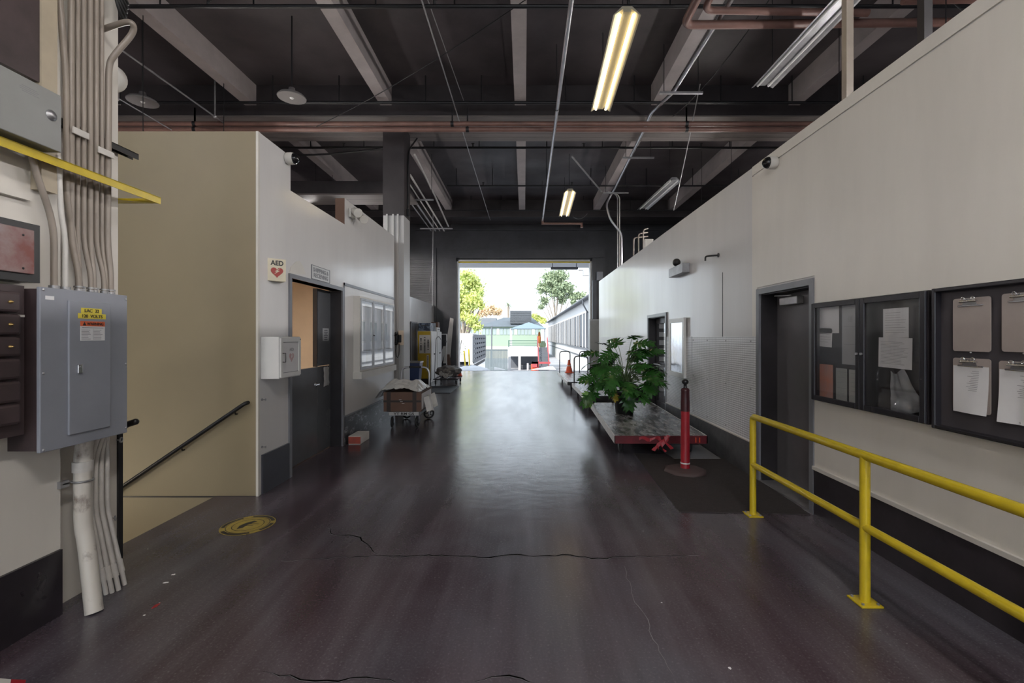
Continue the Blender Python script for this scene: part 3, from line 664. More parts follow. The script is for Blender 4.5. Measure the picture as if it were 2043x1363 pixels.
# notice case left (white)
nc = thing('notice_case', 'white three door glazed notice case on the left wall', 'notice case', (LX, 8.1, 1.0))
CFX = -2.57; ca, cb, cz0, cz1 = 7.125, 9.03, 1.05, 2.24
g = G(); g.box(LX+.001, CFX, ca, ca+.05, cz0, cz1); g.box(LX+.001, CFX, cb-.05, cb, cz0, cz1); g.box(LX+.001, CFX, ca+.05, cb-.05, cz1-.05, cz1); g.box(LX+.001, CFX, ca+.05, cb-.05, cz0, cz0+.05); g.box(LX+.001, LX+.01, ca+.05, cb-.05, cz0+.05, cz1-.05)
g.build('case_body','offw',nc); G().box(LX+.001, CFX+.035, ca-.02, cb+.02, cz0-.11, cz0-.001).build('sill','offw',nc)
n3 = 3; st = (cb-ca-.06)/3
for i in range(3):
    u0 = ca+.03+i*st; u1 = u0+st-.01; g = G()
    for q_ in ((u0,u0+.035,cz0+.03,cz1-.03),(u1-.035,u1,cz0+.03,cz1-.03),(u0+.035,u1-.035,cz1-.065,cz1-.03),(u0+.035,u1-.035,cz0+.03,cz0+.065)): g.box(CFX-.01, CFX+.008, *q_)
    dd = g.build('door','frame' if 0 else 'steel',nc)
    G().box(CFX-.004, CFX, u0+.035, u1-.035, cz0+.065, cz1-.065).build('pane','glass',dd)
    G().ball((CFX+.012, u1-.02 if i != 1 else u0+.02, 1.62), .010, (1,1,1), 8).build('lock','black',dd)
for i in range(3):
    u0 = ca+.12+i*st
    tag(G().box(LX+.011, LX+.014, u0, u0+.40, 1.15, 1.50).box(LX+.011,LX+.014,u0+.05,u0+.36,1.88,2.14).build('poster','paper'), 'pair of white sheets pinned behind the %s pane of the white notice case' % ['near','middle','far'][i], 'paper')
    tag(G().box(LX+.011, LX+.014, u0+.02, u0+.36, 1.53, 1.85).build('poster', mat('grey_poster%d'%i,(.28,.30,.28),.4,c2=(.10,.14,.08),vs=5)), 'grey green picture sheet behind the %s pane of the white notice case' % ['near','middle','far'][i], 'poster')
# dome camera left
def dome(loc, nx, label, r=.065):
    loc = Vector(loc); t = thing('dome_camera', label, 'security camera', loc)
    ax = Vector((nx,0,0)); G().lathe(loc, [(r*.8,0),(r,.015),(r*1.02,.06),(r*.95,.085)], 20, ax).build('housing','offw',t)
    G().ball(loc+ax*.085, r*.9, (1,1,1), 18).build('dome','glass_black',t); return t
M['glass_black'] = mat('smoked_dome',(.008,.008,.009),.06)
dome((LX,5.12,3.60), 1, 'white dome camera with dark lens high on the left wall')
dome((RX-.012,4.72,3.40), -1, 'dome camera high on the right wall')
fl = thing('flood_light', 'white twin spotlight at the top of the left wall', 'spotlight', (LX,7.0,3.5))
G().rbox(LX,LX+.04,6.92,7.10,3.42,3.56,.01).build('mount','offw',fl)
for i,(y,dx) in enumerate(((6.93,.10),(7.12,.16))):
    c = Vector((LX+.07+dx*.4,y,3.50-.05*i)); ax = Vector((.55,-.55,-.35)).normalized()
    hd = G().lathe(c, [(.035,-.07),(.055,-.05),(.062,.06),(.070,.085),(.064,.088)], 18, ax).build('lamp_head','offw',fl)
    G().lathe(c+ax*.075,[(.055,0),(.001,.012)],16,ax).build('lamp_lens',mat('lamp_lens%d'%i,(.30,.24,.20),.2),hd)
    G().cyl(c,(LX+.02,7.0,3.49),.012,8).build('arm','offw',fl)
# phone on column
ph = thing('wall_telephone', 'black corded telephone on the column beyond the notice case', 'telephone', (-2.7,9.69,1.5))
G().rbox(-2.70,-2.56,9.66,9.695,1.42,1.73,.008).build('back_plate','tan',ph)
hs = G().rbox(-2.73,-2.67,9.60,9.66,1.44,1.68,.02).ball((-2.70,9.585,1.66),.035,(1,1,1),12).ball((-2.70,9.585,1.46),.035,(1,1,1),12).build('handset','black',ph)
G().rbox(-2.665,-2.60,9.63,9.66,1.48,1.64,.008).build('keypad','dkink',ph)
G().tube([(-2.70,9.62,1.43),(-2.71,9.62,1.3),(-2.70,9.62,1.19),(-2.67,9.62,1.16),(-2.645,9.62,1.22),(-2.64,9.63,1.36),(-2.65,9.65,1.45)],.009,8).build('cord','black',ph)
# column cable
cb_ = thing('column_cable','dark cable clipped down the side of the middle column','cable',(-2.55,9.95,3.9))
G().tube(fil([(-2.42,10.3,6.08),(-2.53,10.0,5.7),(-2.54,9.95,5.2),(-2.54,9.95,4.35)],.1),.018,8).build('cable','black',cb_)
G().rbox(-2.56,-2.50,9.9,10.0,4.22,4.38,.01).build('plug','black',cb_)
# switch boxes on column side/partition
for i,(y,z) in enumerate(((10.35,2.02),(10.65,2.03),(11.0,2.0))):
    t = thing('switch_box','small grey switch box on the partition behind the column, %s from the camera'%ORD[i],'switch',(-3.74,y+1.3,z)); y += 1.3
    G().rbox(-3.75,-3.68,y,y+.10,z,z+.16,.008).build('box_body','steel',t); G().box(-3.68,-3.66,y+.04,y+.06,z+.06,z+.10).build('toggle','black',t)

# brick-like carton on floor
ct = thing('small_carton','small red and white carton on the floor by the double door frame','box',(-2.50,6.95,0))
G().rbox(-2.61,-2.43,6.77,7.15,.002,.125,.004).build('carton','cardl',ct)
G().box(-2.61,-2.43,6.768,6.7705,.01,.115).build('red_panel',mat('carton_red',(.42,.07,.04),.5,c2=(.2,.05,.04),vs=8),ct)

# ---------------- box cart
bc = thing('hand_cart','small platform cart lettered YT RM GS carrying a carton, by the left wall','cart',(-2.1,8.5,0))
G().rbox(-2.37,-1.83,7.95,9.0,.225,.29,.006).build('deck','conc',bc)
G().box(-2.36,-1.84,7.944,7.95,.228,.288).build('name_plate',mat('plate_grey',(.42,.42,.42),.5),bc)
text('YT RM GS',(-2.10,7.944,.258),.36,.045,(1,0,0),(0,0,1),'dkink',bc,out=.001,font_bold=True)
g = G(); 
G().tube(fil([(-2.43,9.02,.25),(-2.43,9.02,1.0),(-1.88,9.02,1.0),(-1.88,9.02,.25)],.14,8),.019,12).build('handle','silver',bc)
G().cyl((-2.27,9.02,1.0),(-2.04,9.02,1.0),.023,12).build('grip','black',bc)
def wheel(g, c, r, ax, spokes=True):
    g.torus(c, r-.018, .018, ax, 22, 8); g.cyl(Vector(c)-ax*.022, Vector(c)+ax*.022, .022, 10)
    q = ax.to_track_quat('Z','Y').to_matrix()
    for k in range(5):
        e = q @ Vector((math.cos(k*2*PI/5), math.sin(k*2*PI/5), 0)); g.cyl(Vector(c), Vector(c)+e*(r-.02), .010, 6)
for x,y,r_,ax in ((-2.32,8.02,.10,Vector((1,.12,0))),(-1.88,8.02,.10,Vector((1,-.12,0))),(-2.30,8.92,.105,Vector((.35,1,0))),(-1.86,8.90,.105,Vector((-.35,1,0)))):
    ax = ax.normalized(); wg = G(); wheel(wg,(x,y,r_+.001),r_,ax); w_ = wg.build('wheel','rubber',bc)
    sd = ax*.03; G().box(-.012,.012,-.002,.002,0,.15,Matrix.Translation(Vector((x,y,.09))+sd)@ax.to_track_quat('Y','Z').to_matrix().to_4x4()).box(-.012,.012,-.002,.002,0,.15,Matrix.Translation(Vector((x,y,.09))-sd)@ax.to_track_quat('Y','Z').to_matrix().to_4x4()).build('fork','steel',w_)
bx = thing('cardboard_box','brown cardboard box with dark strap tape on the small cart','box',(-2.12,8.4,.29))
G().rbox(-2.455,-1.80,7.955,8.86,.292,.632,.004).build('carton','card',bx)
G().box(-2.40,-2.33,7.952,8.862,.291,.634).box(-1.95,-1.88,7.952,8.862,.291,.634).box(-2.457,-1.798,7.951,7.956,.455,.49).build('tape','tape',bx)
G().box(-1.80,-1.797,8.0,8.8,.32,.60).build('lit_side_label','paper',bx)  # pale label sheet, whitened for the light falling on this side
g = G()
for u,v in ((-.03,.03),(-.01,.0),(.02,-.03)): g.box(-2.14+u-.015,-2.14+u+.03,7.949,7.951,.47+v-.004,.47+v+.004,)
g.build('scrawl','cardl',bx)
n0 = 22; vs = []; 
for i in range(n0):
    for j in range(n0):
        u = i/(n0-1); v = j/(n0-1); x = -2.62+.80*u; y = 7.93+.85*v
        hgt = .17*math.sin(PI*min(1,max(0,u)))**.6*(.35+.65*math.sin(PI*v)) + .055*noise.noise(Vector((u*5,v*5,3)))+.03*noise.noise(Vector((u*13,v*11,1)))
        hgt += .09*max(0,1-abs(u-.86)/.16)*max(0,1-abs(v-.5)/.5)
        z = .638+max(0,hgt) if x > -2.46 else .50+max(0,hgt)+.14*(x+2.62)/.16
        vs.append((x+.02*noise.noise(Vector((u*9,v*7,0))), y+.02*noise.noise(Vector((v*9,u*7,0))), z))
bg = G(); bg._add(vs, [(i*n0+j,(i+1)*n0+j,(i+1)*n0+j+1,i*n0+j+1) for i in range(n0-1) for j in range(n0-1)], False)
tag(bg.build('plastic_sheet','plastic'),'crumpled pale plastic sheeting over the carton on the small cart','plastic sheet')
bg = G(); n0 = 9; vs = [(-1.80+.10*math.sin(i*.9)+.015*j, 8.1+.08*i+.02*math.sin(j), .52-.05*j+.02*math.sin(i*1.7)) for i in range(n0) for j in range(6)]
bg._add([(max(-1.785,v[0]),v[1],v[2]) for v in vs], [(i*6+j,(i+1)*6+j,(i+1)*6+j+1,i*6+j+1) for i in range(n0-1) for j in range(5)])
tag(bg.build('plastic_wrap','plastic'),'loose clear plastic wrap hanging off the right side of the carton','plastic wrap')

# ---------------- far left group
cabs = [(15.9,16.95,'near white storage cabinet with a yellow end panel of printed notices','yellow_end'),(17.0,17.9,'second white storage cabinet beyond the yellow ended one','offw')]
M['yellow_end'] = mat('yellow_panel',(.50,.34,.02),.35,var=.1)
for k,(y0,y1,lb,em) in enumerate(cabs):
    t = thing('storage_cabinet',lb,'cabinet',(-3.5,(y0+y1)/2,0),None)
    G().rbox(-3.72,-3.26,y0,y1,.0,1.80,.006).build('cabinet_body','offw',t)
    if k == 0:
        e = G().box(-3.71,-3.27,y0-.006,y0,.14,1.79).build('end_panel','yellow_end',t)
        nt = G().box(-3.66,-3.28,y0-.009,y0-.006,1.02,1.66).build('notice','cardl',e)
        for xx, hh in ((-3.60,.42),(-3.47,.58),(-3.35,.38)):
            gg = G(); zz = 1.34-hh/2
            while zz < 1.34+hh/2: gg.box(xx-.027,xx+.027,y0-.0105,y0-.009,zz,zz+.028); zz += .040 if R.random() < .85 else .075
            gg.build('print','dkink',nt)
        n2 = G().box(-3.40,-3.33,y0-.009,y0-.006,.40,.96).build('notice','cardl',e); gg = G()
        for i in range(17): gg.box(-3.38,-3.35,y0-.0105,y0-.009,.43+i*.030,.45+i*.030)
        gg.build('print','dkink',n2)
        G().box(-3.72,-3.26,y0-.004,y0,.0,.14).build('plinth','blk',t)
    for s_ in (0,1):
        ya = y0+.02+s_*(y1-y0-.04)/2; yb2 = ya+(y1-y0-.04)/2-.006
        dd = G().rbox(-3.26,-3.24,ya,yb2,.10,1.78,.004).build('door','white',t)
        yy = yb2-.05 if s_ == 0 else ya+.05
        G().ball((-3.225,yy,.98),.022,(1,1,1),10).build('knob','black',dd)
def stack(name,label,cat,x0,x1,y0,y1,z0,z1,m,part='box_body'):
    t = thing(name,label,cat,((x0+x1)/2,(y0+y1)/2,z0)); G().rbox(x0,x1,y0,y1,z0+.001,z1,.008).build(part,m,t); return t
t = stack('tool_case','blue black bundle on top of the yellow ended cabinet','case',-3.70,-3.28,15.95,16.5,1.80,2.08,mat('case_blue',(.03,.04,.07),.25,c2=(.14,.18,.25),vs=9,thr=(.45,.55)))
G().box(-3.6,-3.4,15.94,15.95,1.98,2.0).build('handle','black',t)
t = stack('radio','small grey radio box on the near cabinet, right of the blue bundle','box',-3.46,-3.28,16.55,16.9,1.80,2.10,'ogrey'); G().box(-3.28,-3.275,16.6,16.85,1.9,2.0).build('speaker_grille','black',t)
t = stack('cable_box','white flat carton on top of the second cabinet','box',-3.6,-3.25,17.0,17.6,1.80,1.95,'white'); G().box(-3.25,-3.248,17.1,17.5,1.85,1.9).build('label_strip','ink',t)
t = stack('carton','small brown carton on the white flat carton','box',-3.5,-3.25,17.15,17.5,1.95,2.15,'card'); G().box(-3.5,-3.25,17.3,17.34,2.15,2.152).build('tape','cardl',t)
# bin
t = thing('waste_bin','tall blue rubbish bin beside the black door in the partition','bin',(-3.45,14.3,0))
G()._add
g = G(); vs = [(-3.60,14.2,.01),(-3.30,14.2,.01),(-3.30,14.5,.01),(-3.60,14.5,.01),(-3.66,14.14,.80),(-3.24,14.14,.80),(-3.24,14.56,.80),(-3.66,14.56,.80)]
g._add(vs,[(0,3,2,1),(0,1,5,4),(1,2,6,5),(2,3,7,6),(3,0,4,7),(4,5,6,7)]); g.build('bin_body','blue',t); G().rbox(-3.68,-3.22,14.12,14.58,.78,.83,.01).build('rim','steel',t)
# mat
tag(G().rbox(-3.2,-2.1,12.9,14.7,.001,.014,.004).build('floor_mat','matblue'),'dark blue black mat on the floor before the yellow ended cabinet','mat')
# dolly with canvas bundle
dl = thing('dolly','low black wheeled dolly carrying a canvas bundle, by the storage cabinets','dolly',(-2.62,15.5,0))
G().tube([(-2.98,15.0,.2),(-2.20,15.0,.2),(-2.20,16.1,.2),(-2.98,16.1,.2),(-2.98,15.0,.2)],.02,8).cyl((-2.6,15.0,.2),(-2.6,16.1,.2),.018,8).build('frame','black',dl)
for x,y in ((-2.93,15.05),(-2.25,15.05),(-2.93,16.05),(-2.25,16.05)):
    wg = G(); wheel(wg,(x,y,.088),.085,Vector((.9,.3,0)).normalized()); w_ = wg.build('wheel','rubber',dl); G().box(x-.02,x+.02,y-.01,y+.01,.15,.20).build('fork','steel',w_)
G().tube(fil([(-2.95,15.0,.22),(-2.90,14.98,1.55),(-2.80,14.98,1.62),(-2.74,15.0,1.50)],.08),.013,8).build('handle','steel',dl)
bm = bmesh.new(); bmesh.ops.create_icosphere(bm, subdivisions=4, radius=1); bm.verts.index_update()
g = G(); g._add([Vector((-2.58,15.55,.43))+Vector((v.co.x*.42,v.co.y*.55,v.co.z*.19))*(1+.22*noise.noise(v.co*2.3)+.1*noise.noise(v.co*6)) for v in bm.verts],[[v.index for v in f.verts] for f in bm.faces],True); bm.free()
bn = thing('canvas_bundle','rolled canvas moving blankets heaped on the low dolly','bundle',(-2.58,15.55,.22)); g.build('blanket','canvas',bn)
g = G(); 
for k,(x,z) in enumerate(((-2.72,.40),(-2.60,.33),(-2.45,.38))):
    pts = [Vector((x+.09*(a/40.)*math.cos(a*.5), 14.98+.05*k, z+.09*(a/40.)*math.sin(a*.5))) for a in range(4,40)]
    g.tube(pts,.012,6)
g.build('rolled_edge','offw',bn)
# leaning boards, rack
t = tag(G().poly([onY(897,725,18.6),onY(884,725,18.6),onY(898,634,18.8),onY(905,636,18.8)],(0,.03,0)).build('plank','cardl'),'long pale board leaning by the left side of the opening','board')
t = tag(G().poly([onY(893,738,18.5),onY(900,738,18.5),onY(896,694,18.7),onY(890,694,18.7)],(0,.03,0)).build('plank','card'),'short brown board leaning behind the canvas bundle','board')
t = tag(G().poly([onY(872,728,18.75),onY(880,728,18.75),onY(903,658,18.85),onY(897,654,18.85)],(0,.02,0)).build('plank','white'),'slanting white board behind the tee shaped stand','board')
ts = thing('rolling_rack','white tee shaped garment stand left of the opening','stand',(-3.1,18.3,0))
G().cyl((-3.12,18.3,0),(-3.12,18.3,1.70),.02,10).cyl((-3.45,18.3,1.70),(-3.10,18.3,1.70),.02,10).build('post','white',ts); G().cyl((-3.1,18.3,1.70),(-3.1,18.3,1.55),.012,6).ball((-3.12,18.3,1.4),.035).build('hook','steel',ts); G().box(-3.2,-2.9,18.1,18.5,.0,.03).build('base','steel',ts)
def cone(name,label,loc,h,stripes=1):
    t = thing(name,label,'traffic cone',loc); x,y,z = loc; r = h*.26
    G().rbox(x-r*1.25,x+r*1.25,y-r*1.25,y+r*1.25,z+.001,z+h*.05,.006).build('base','orange',t)
    G().lathe((x,y,z+h*.05),[(r,0),(r*.28,h*.9),(r*.22,h*.95)],20).build('cone_body','orange',t)
    G().lathe((x,y,z+h*.05),[(r*.66,h*.44),(r*.47,h*.64)],20).build('reflective_band','white',t); return t
cone('traffic_cone','orange traffic cone on the floor at the left jamb of the opening',(-2.62,18.6,0),.30)
# hanging wire over partition
tag(G().tube([(-3.4,17,6.2),(-3.42,17,3.3),(-3.42,17,2.75)],.018,6).tube([(-3.42,17,4.3),(-3.55,17,3.2)],.006,5).build('hanging_chain','steel'),'thin rod hanging before the dark shutter left of the opening','rod')

# ================================================================ RIGHT WALL ITEMS
# notice case (dark) with two doors
k = thing('notice_case','dark framed two door glazed notice case on the right wall','notice case',(RX,3.46,1.04))
CX2 = 2.555; BK = RX-.013; ya, yb2, z0, z1 = 2.885, 4.04, 1.043, 1.895
g = G(); g.box(BK-.004, BK, ya, yb2, z0, z1); g.build('backing','blk',k)
g = G(); g.box(CX2, BK, ya, ya+.028, z0, z1); g.box(CX2, BK, yb2-.028, yb2, z0, z1); g.box(CX2, BK, ya+.028, yb2-.028, z1-.028, z1); g.box(CX2, BK, ya+.028, yb2-.028, z0, z0+.028); g.build('case_body','blk',k)
ym = 3.455
for i,(u0,u1) in enumerate(((ya+.005,ym-.003),(ym+.003,yb2-.005))):
    g = G(); fw = .042
    for q_ in ((u0,u0+fw,z0+.005,z1-.005),(u1-fw,u1,z0+.005,z1-.005),(u0+fw,u1-fw,z1-.005-fw,z1-.005),(u0+fw,u1-fw,z0+.005,z0+.005+fw)): g.rbox(CX2-.018, CX2, *q_, .004)
    dd = g.build('door','blk2',k); G().box(CX2-.006, CX2-.003, u0+fw, u1-fw, z0+fw, z1-fw).build('pane','glass',dd)
    G().cyl((CX2-.018, (u1-.02 if i==0 else u0+.02), 1.47),(CX2-.028,(u1-.02 if i==0 else u0+.02),1.47),.010,10).build('lock','silver',dd)
def sheet(px0,py0,px1,py1,label,X=2.598,m='paper',lines=0,tilt=0,skip=0,grp=None,cat='paper'):
    A = onX(px0,py0,X); B = onX(px1,py1,X); ym_ = (A.y+B.y)/2
    zt = H-(py0-VY)*ym_/F; zb = H-(py1-VY)*ym_/F; w_ = abs(A.y-B.y); h_ = zt-zb
    c = Vector((X,ym_,(zt+zb)/2)); Mx = Matrix.Translation(c)@Matrix.Rotation(tilt,4,'X')
    t = thing('notice_sheet',label,cat,(X,ym_,zb),grp)
    G().box(-.0006,.0006,-w_/2,w_/2,-h_/2,h_/2,Mx).build('sheet',m,t)
    if lines:
        g = G()
        for i in range(lines):
            zz = h_/2-.03-(h_-.05)*i/lines; L_ = w_*R.uniform(.55,.84)
            g.box(-.0012,-.0007,w_/2-.02-L_,w_/2-.02,zz-.0018,zz,Mx)
        g.build('print','ink',t)
    return t
sheet(1630,613,1674,665,'white sheet at the top left inside the dark notice case',lines=0)
sheet(1634,655,1660,692,'small curled sheet below the top left sheet inside the dark case',lines=5,tilt=.05)
sheet(1680,608,1712,728,'long pale sheet at the right of the far pane of the dark case',X=2.597,m=mat('greypaper',(.40,.41,.43),.5),lines=3)
sheet(1630,727,1662,793,'flyer with three reddish pictures at the bottom left in the dark case',m=mat('flyer',(.36,.27,.26),.5,c2=(.55,.2,.13),vs=9),lines=0)
sheet(1668,735,1690,800,'narrow leaflet with a phone outline at the bottom of the far pane',m=mat('leaflet',(.34,.36,.35),.5),lines=5)
sheet(1694,738,1712,804,'rightmost narrow leaflet at the bottom of the far pane',m=mat('leaflet2',(.42,.43,.42),.5),lines=6)
sheet(1762,615,1813,674,'upper typed sheet in the near pane of the dark case',X=2.600,lines=9)
sheet(1753,674,1820,735,'wide typed sheet below the other in the near pane of the dark case',X=2.598,lines=16,tilt=.02)
# bagged thing at bottom of the case
g = G(); n0=12; A = onX(1778,760,2.59); B = onX(1850,835,2.59); vs=[]
for i in range(n0):
    for j in range(n0):
        u,v = i/(n0-1), j/(n0-1); vs.append((2.596-.022*(.5+noise.noise(Vector((u*4,v*4,8)))), A.y+(B.y-A.y)*u*(.4+.6*v)+.0*v, 1.36-.27*v-.02*math.sin(u*5)))
g._add(vs,[(i*n0+j,(i+1)*n0+j,(i+1)*n0+j+1,i*n0+j+1) for i in range(n0-1) for j in range(n0-1)],True)
tag(g.build('plastic_bag',mat('thin_plastic',(.22,.23,.25),.12)),'shiny crumpled plastic bag at the bottom of the near pane','plastic bag')
# clipboard board
kb = thing('clipboard_board','dark framed board holding hanging clipboards at the right picture edge','board',(RX,2.3,1.03))
ya, yb2, z0, z1 = 1.55, 2.855, 1.03, 1.90
G().box(BK-.02, BK, ya, yb2, z0, z1).build('backing',mat('dark_felt',(.05,.045,.052),.8),kb)
g = G()
for q_ in ((ya,ya+.025,z0,z1),(yb2-.025,yb2,z0,z1),(ya+.02,yb2-.02,z1-.0252,z1-.0004),(ya+.02,yb2-.02,z0+.0004,z0+.0252)): g.rbox(2.5455,BK,*q_,.006)
g.build('frame','blk2',kb)
def clip(y1, zt, papered, label):
    """y1 = far edge; clipboard .225 wide"""
    w = .222; h = .31; X = 2.575; y0 = y1-w; t = thing('clipboard',label,'clipboard',(X,(y0+y1)/2,zt-h),None)
    r = .014; pts = []
    for cy, cz, a0 in ((y1-r,zt-r,0),(y0+r,zt-r,PI/2),(y0+r,zt-h+r,PI),(y1-r,zt-h+r,1.5*PI)):
        for q_ in range(5): an = a0+q_*PI/8; pts.append((X, cy+r*math.cos(an), cz+r*math.sin(an)))
    G().poly(pts,(.004,0,0)).build('board','hard',t); yc = (y0+y1)/2
    cl = G().rbox(X-.008,X,yc-.075,yc+.075,zt-.05,zt-.040,.003).poly([(X-.010,yc-.045,zt-.042),(X-.010,yc+.045,zt-.042),(X-.012,yc+.03,zt-.005),(X-.012,yc-.03,zt-.005)],(.004,0,0)).cyl((X-.018,yc-.05,zt-.02),(X-.018,yc+.05,zt-.02),.007,8).torus((X-.02,yc-.03,zt-.004),.010,.003,Vector((1,0,0)),12,5).torus((X-.02,yc+.03,zt-.004),.010,.003,Vector((1,0,0)),12,5).build('clip','chrome',t)
    if papered:
        n = 8; vs = [(X-.003-.018*(j/n)**2*abs(math.sin(i/n*2.2+papered)), y0+.006+(w-.012)*i/n, zt-.045-(h-.05+(.012*papered))*j/n) for i in range(n+1) for j in range(n+1)]
        g = G(); g._add(vs,[(i*(n+1)+j,(i+1)*(n+1)+j,(i+1)*(n+1)+j+1,i*(n+1)+j+1) for i in range(n) for j in range(n)],True); pp = g.build('paper_stack','paper',t)
        g = G()
        for i in range(12): g.box(X-.0045-.018*((i+1)/14)**2,X-.004-.018*((i+1)/14)**2, yc-.05, yc-.05+.07*R.uniform(.4,1), zt-.075-i*.010, zt-.073-i*.010)
        g.build('print','ink',pp)
    G().ball((X-.002,yc,zt-h-.006),.005,(1,1,1),8).build('pin','silver',t)
clip(2.74,1.825,0,'empty brown clipboard, upper left on the dark board')
clip(2.46,1.83,0,'empty brown clipboard, upper right at the picture edge')
clip(2.74,1.475,1,'clipboard with white papers, lower left on the dark board')
clip(2.475,1.47,2,'clipboard with curling papers, lower right at the picture edge')
# framed panel
fp = thing('framed_panel','white framed silvery panel on the wall between glass door and diamond plate','picture frame',(RX,7.7,.93))
ya, yb2, z0, z1 = 7.34, 8.10, .93, 1.91
G().box(RX-.045,RX-.02,ya+.07,yb2-.07,z0+.07,z1-.07).build('panel','mirror',fp)
g = G()
for q_ in ((ya,ya+.075,z0,z1),(yb2-.075,yb2,z0,z1),(ya+.075,yb2-.075,z1-.075,z1),(ya+.075,yb2-.075,z0,z0+.075)): g.box(RX-.055,RX-.016,*q_)
g.build('frame','white',fp)
# wall light
wl_ = thing('wall_light','grey box light with a round black lamp on the right wall','wall light',(RX,7.6,2.62))
G().rbox(2.50,RX,7.22,7.90,2.62,2.77,.006).build('housing','steel',wl_)
G().ball((2.52,7.55,2.83),.065,(1,1,1),14).cyl((2.56,7.55,2.77),(2.53,7.55,2.80),.02,8).build('lamp_head','black',wl_)
ph_ = tag(G().tube(fil([(RX,6.15,2.70),(RX-.10,6.2,2.70),(RX-.14,6.25,2.70),(RX-.14,6.25,2.64)],.03),.012,8).cyl((RX,6.15,2.70),(RX-.01,6.15,2.70),.03,10).build('pipe_hook','black'),'short black bent pipe stub high on the right wall','pipe')
# railing
rl = thing('guard_rail','yellow pipe guard rail with two posts along the right wall','railing',(2.05,2.0,0))
X = 2.05; zt = .885; zm = .455; rr = .028
G().tube(fil([(X,4.09,.62),(X,4.09,zt),(X,3.5,zt),(X,-.4,zt)],.04,6),rr,16).build('top_rail','yellow',rl)
G().cyl((X,4.09,zm),(X,-.4,zm),rr*.92,16).build('mid_rail','yellow',rl)
for i,y in enumerate((4.09,2.745,1.40,.05)):
    p_ = G().cyl((X,y,.0),(X,y,zt if i else .64),rr,16).build('post','yellow',rl)
    G().rbox(X-.065,X+.065,y-.065,y+.065,.0005,.012,.003).build('base_plate','yellow',p_)
    for u,v in ((-.045,-.045),(.045,-.045),(-.045,.045),(.045,.045)): G().cyl((X+u,y+v,.012),(X+u,y+v,.020),.008,6).build('bolt','steel',p_)
# mat
g = G(); tag(G().poly([onF(1355,1022),onF(1617,1028),onF(1447,912),onF(1265,905)],(0,0,.008)).build('floor_mat','mat'),'large dark brown mat under the red post near the right wall','mat')
tag(G().poly([(1.95,5.95,.0095),(2.56,5.95,.0095),(2.58,6.7,.0095),(1.9,6.7,.0095)],(0,0,.004)).build('metal_sheet',mat('sheet_grey',(.35,.35,.37),.22,metal=.3)),'smooth grey sheet on the floor under the cart front','sheet')
# safety bollard
sb = thing('delineator_post','dark red safety post on an octagonal rubber base standing on the mat','post',(1.905,5.40,.009))
x,y = 1.905,5.40
G().lathe((x,y,.009),[(.25,0),(.25,.018),(.19,.035),(.07,.042),(.0001,.042)],8).build('base',mat('brown_rubber',(.075,.05,.05),.6),sb)
G().lathe((x,y,.04),[(.058,0),(.052,.02),(.050,.68)],24).build('lower_tube','red',sb)
G().lathe((x,y,.10),[(.054,0),(.056,.008),(.054,.016)],24).build('collar','white',sb)
G().lathe((x,y,.72),[(.053,0),(.052,.03),(.052,.12),(.050,.135),(.048,.235),(.050,.245),(.046,.262),(.028,.275)],24).build('upper_tube','maroonblk',sb)
G().lathe((x,y,.98),[(.028,0),(.018,.03),(.018,.055),(.036,.070),(.040,.09),(.030,.110),(.0001,.118)],20).build('knob','black',sb)
# platform carts
def pcart(x0,x1,y0,y1,label,tape=False,sk=0.0):
    t = thing('platform_cart',label,'cart',((x0+x1)/2,(y0+y1)/2,0)); z = .30
    Sh = Matrix(((1,sk,0,-sk*y0),(0,1,0,0),(0,0,1,0),(0,0,0,1)))
    xm = (x0+x1)/2
    g = G(); g.box(x0+.012,xm-.003,y0+.012,y1-.012,z-.03,z,Sh); g.box(xm+.003,x1-.012,y0+.012,y1-.012,z-.03,z,Sh); g.build('deck','wood',t)
    g = G(); g.box(x0,x0+.012,y0,y1,z-.10,z+.002,Sh).box(x1-.012,x1,y0,y1,z-.10,z+.002,Sh).box(x0,x1,y1-.012,y1,z-.10,z+.002,Sh); g.build('side_board','woodside',t)
    G().box(x0,x1,y0,y0+.012,z-.10,z+.002,Sh).build('front_board','dkred' if tape else 'blk',t)
    G().box(x0+.1,x0+.18,y0+.05,y1-.05,z-.10,z-.03,Sh).box(x1-.18,x1-.1,y0+.05,y1-.05,z-.10,z-.03,Sh).build('chassis','black',t)
    for xx in (x0+.14,x1-.14):
        for yy in (y0+.35,y1-.25):
            p = Sh@Vector((xx,yy,.09)); w_ = G().lathe(p-Vector((.02,0,0)),[(.0001,0),(.085,0),(.09,.008),(.09,.032),(.085,.04),(.0001,.04)],20,Vector((1,0,0))).build('wheel','rubber',t)
            G().box(p.x-.03,p.x-.024,p.y-.02,p.y+.02,.06,.20).box(p.x+.024,p.x+.03,p.y-.02,p.y+.02,.06,.20).box(p.x-.03,p.x+.03,p.y-.03,p.y+.03,.19,.20).build('fork','black',w_)
    for a_,b_ in ((x0+.06,x0+.44),(x1-.44,x1-.06)):
        P = [Sh@Vector(q_) for q_ in ((a_,y1-.05,z),(a_,y1-.05,z+.76),(b_,y1-.05,z+.76),(b_,y1-.05,z))]
        G().tube(fil(P,.11,8),.017,10).build('handle','black',t)
    return t
pc1 = pcart(1.18,2.40,5.97,9.0,'nearest flat platform cart, worn deck with the potted plant on it',True,.04)
pcart(1.33,2.56,10.0,12.75,'middle flat platform cart just behind the potted plant',False)
pcart(1.24,2.47,13.1,16.8,'farthest flat platform cart, with the small cone on its deck',False)
cone('traffic_cone','small orange cone with pale bands on the farthest platform cart',(1.62,16.5,.302),.47)
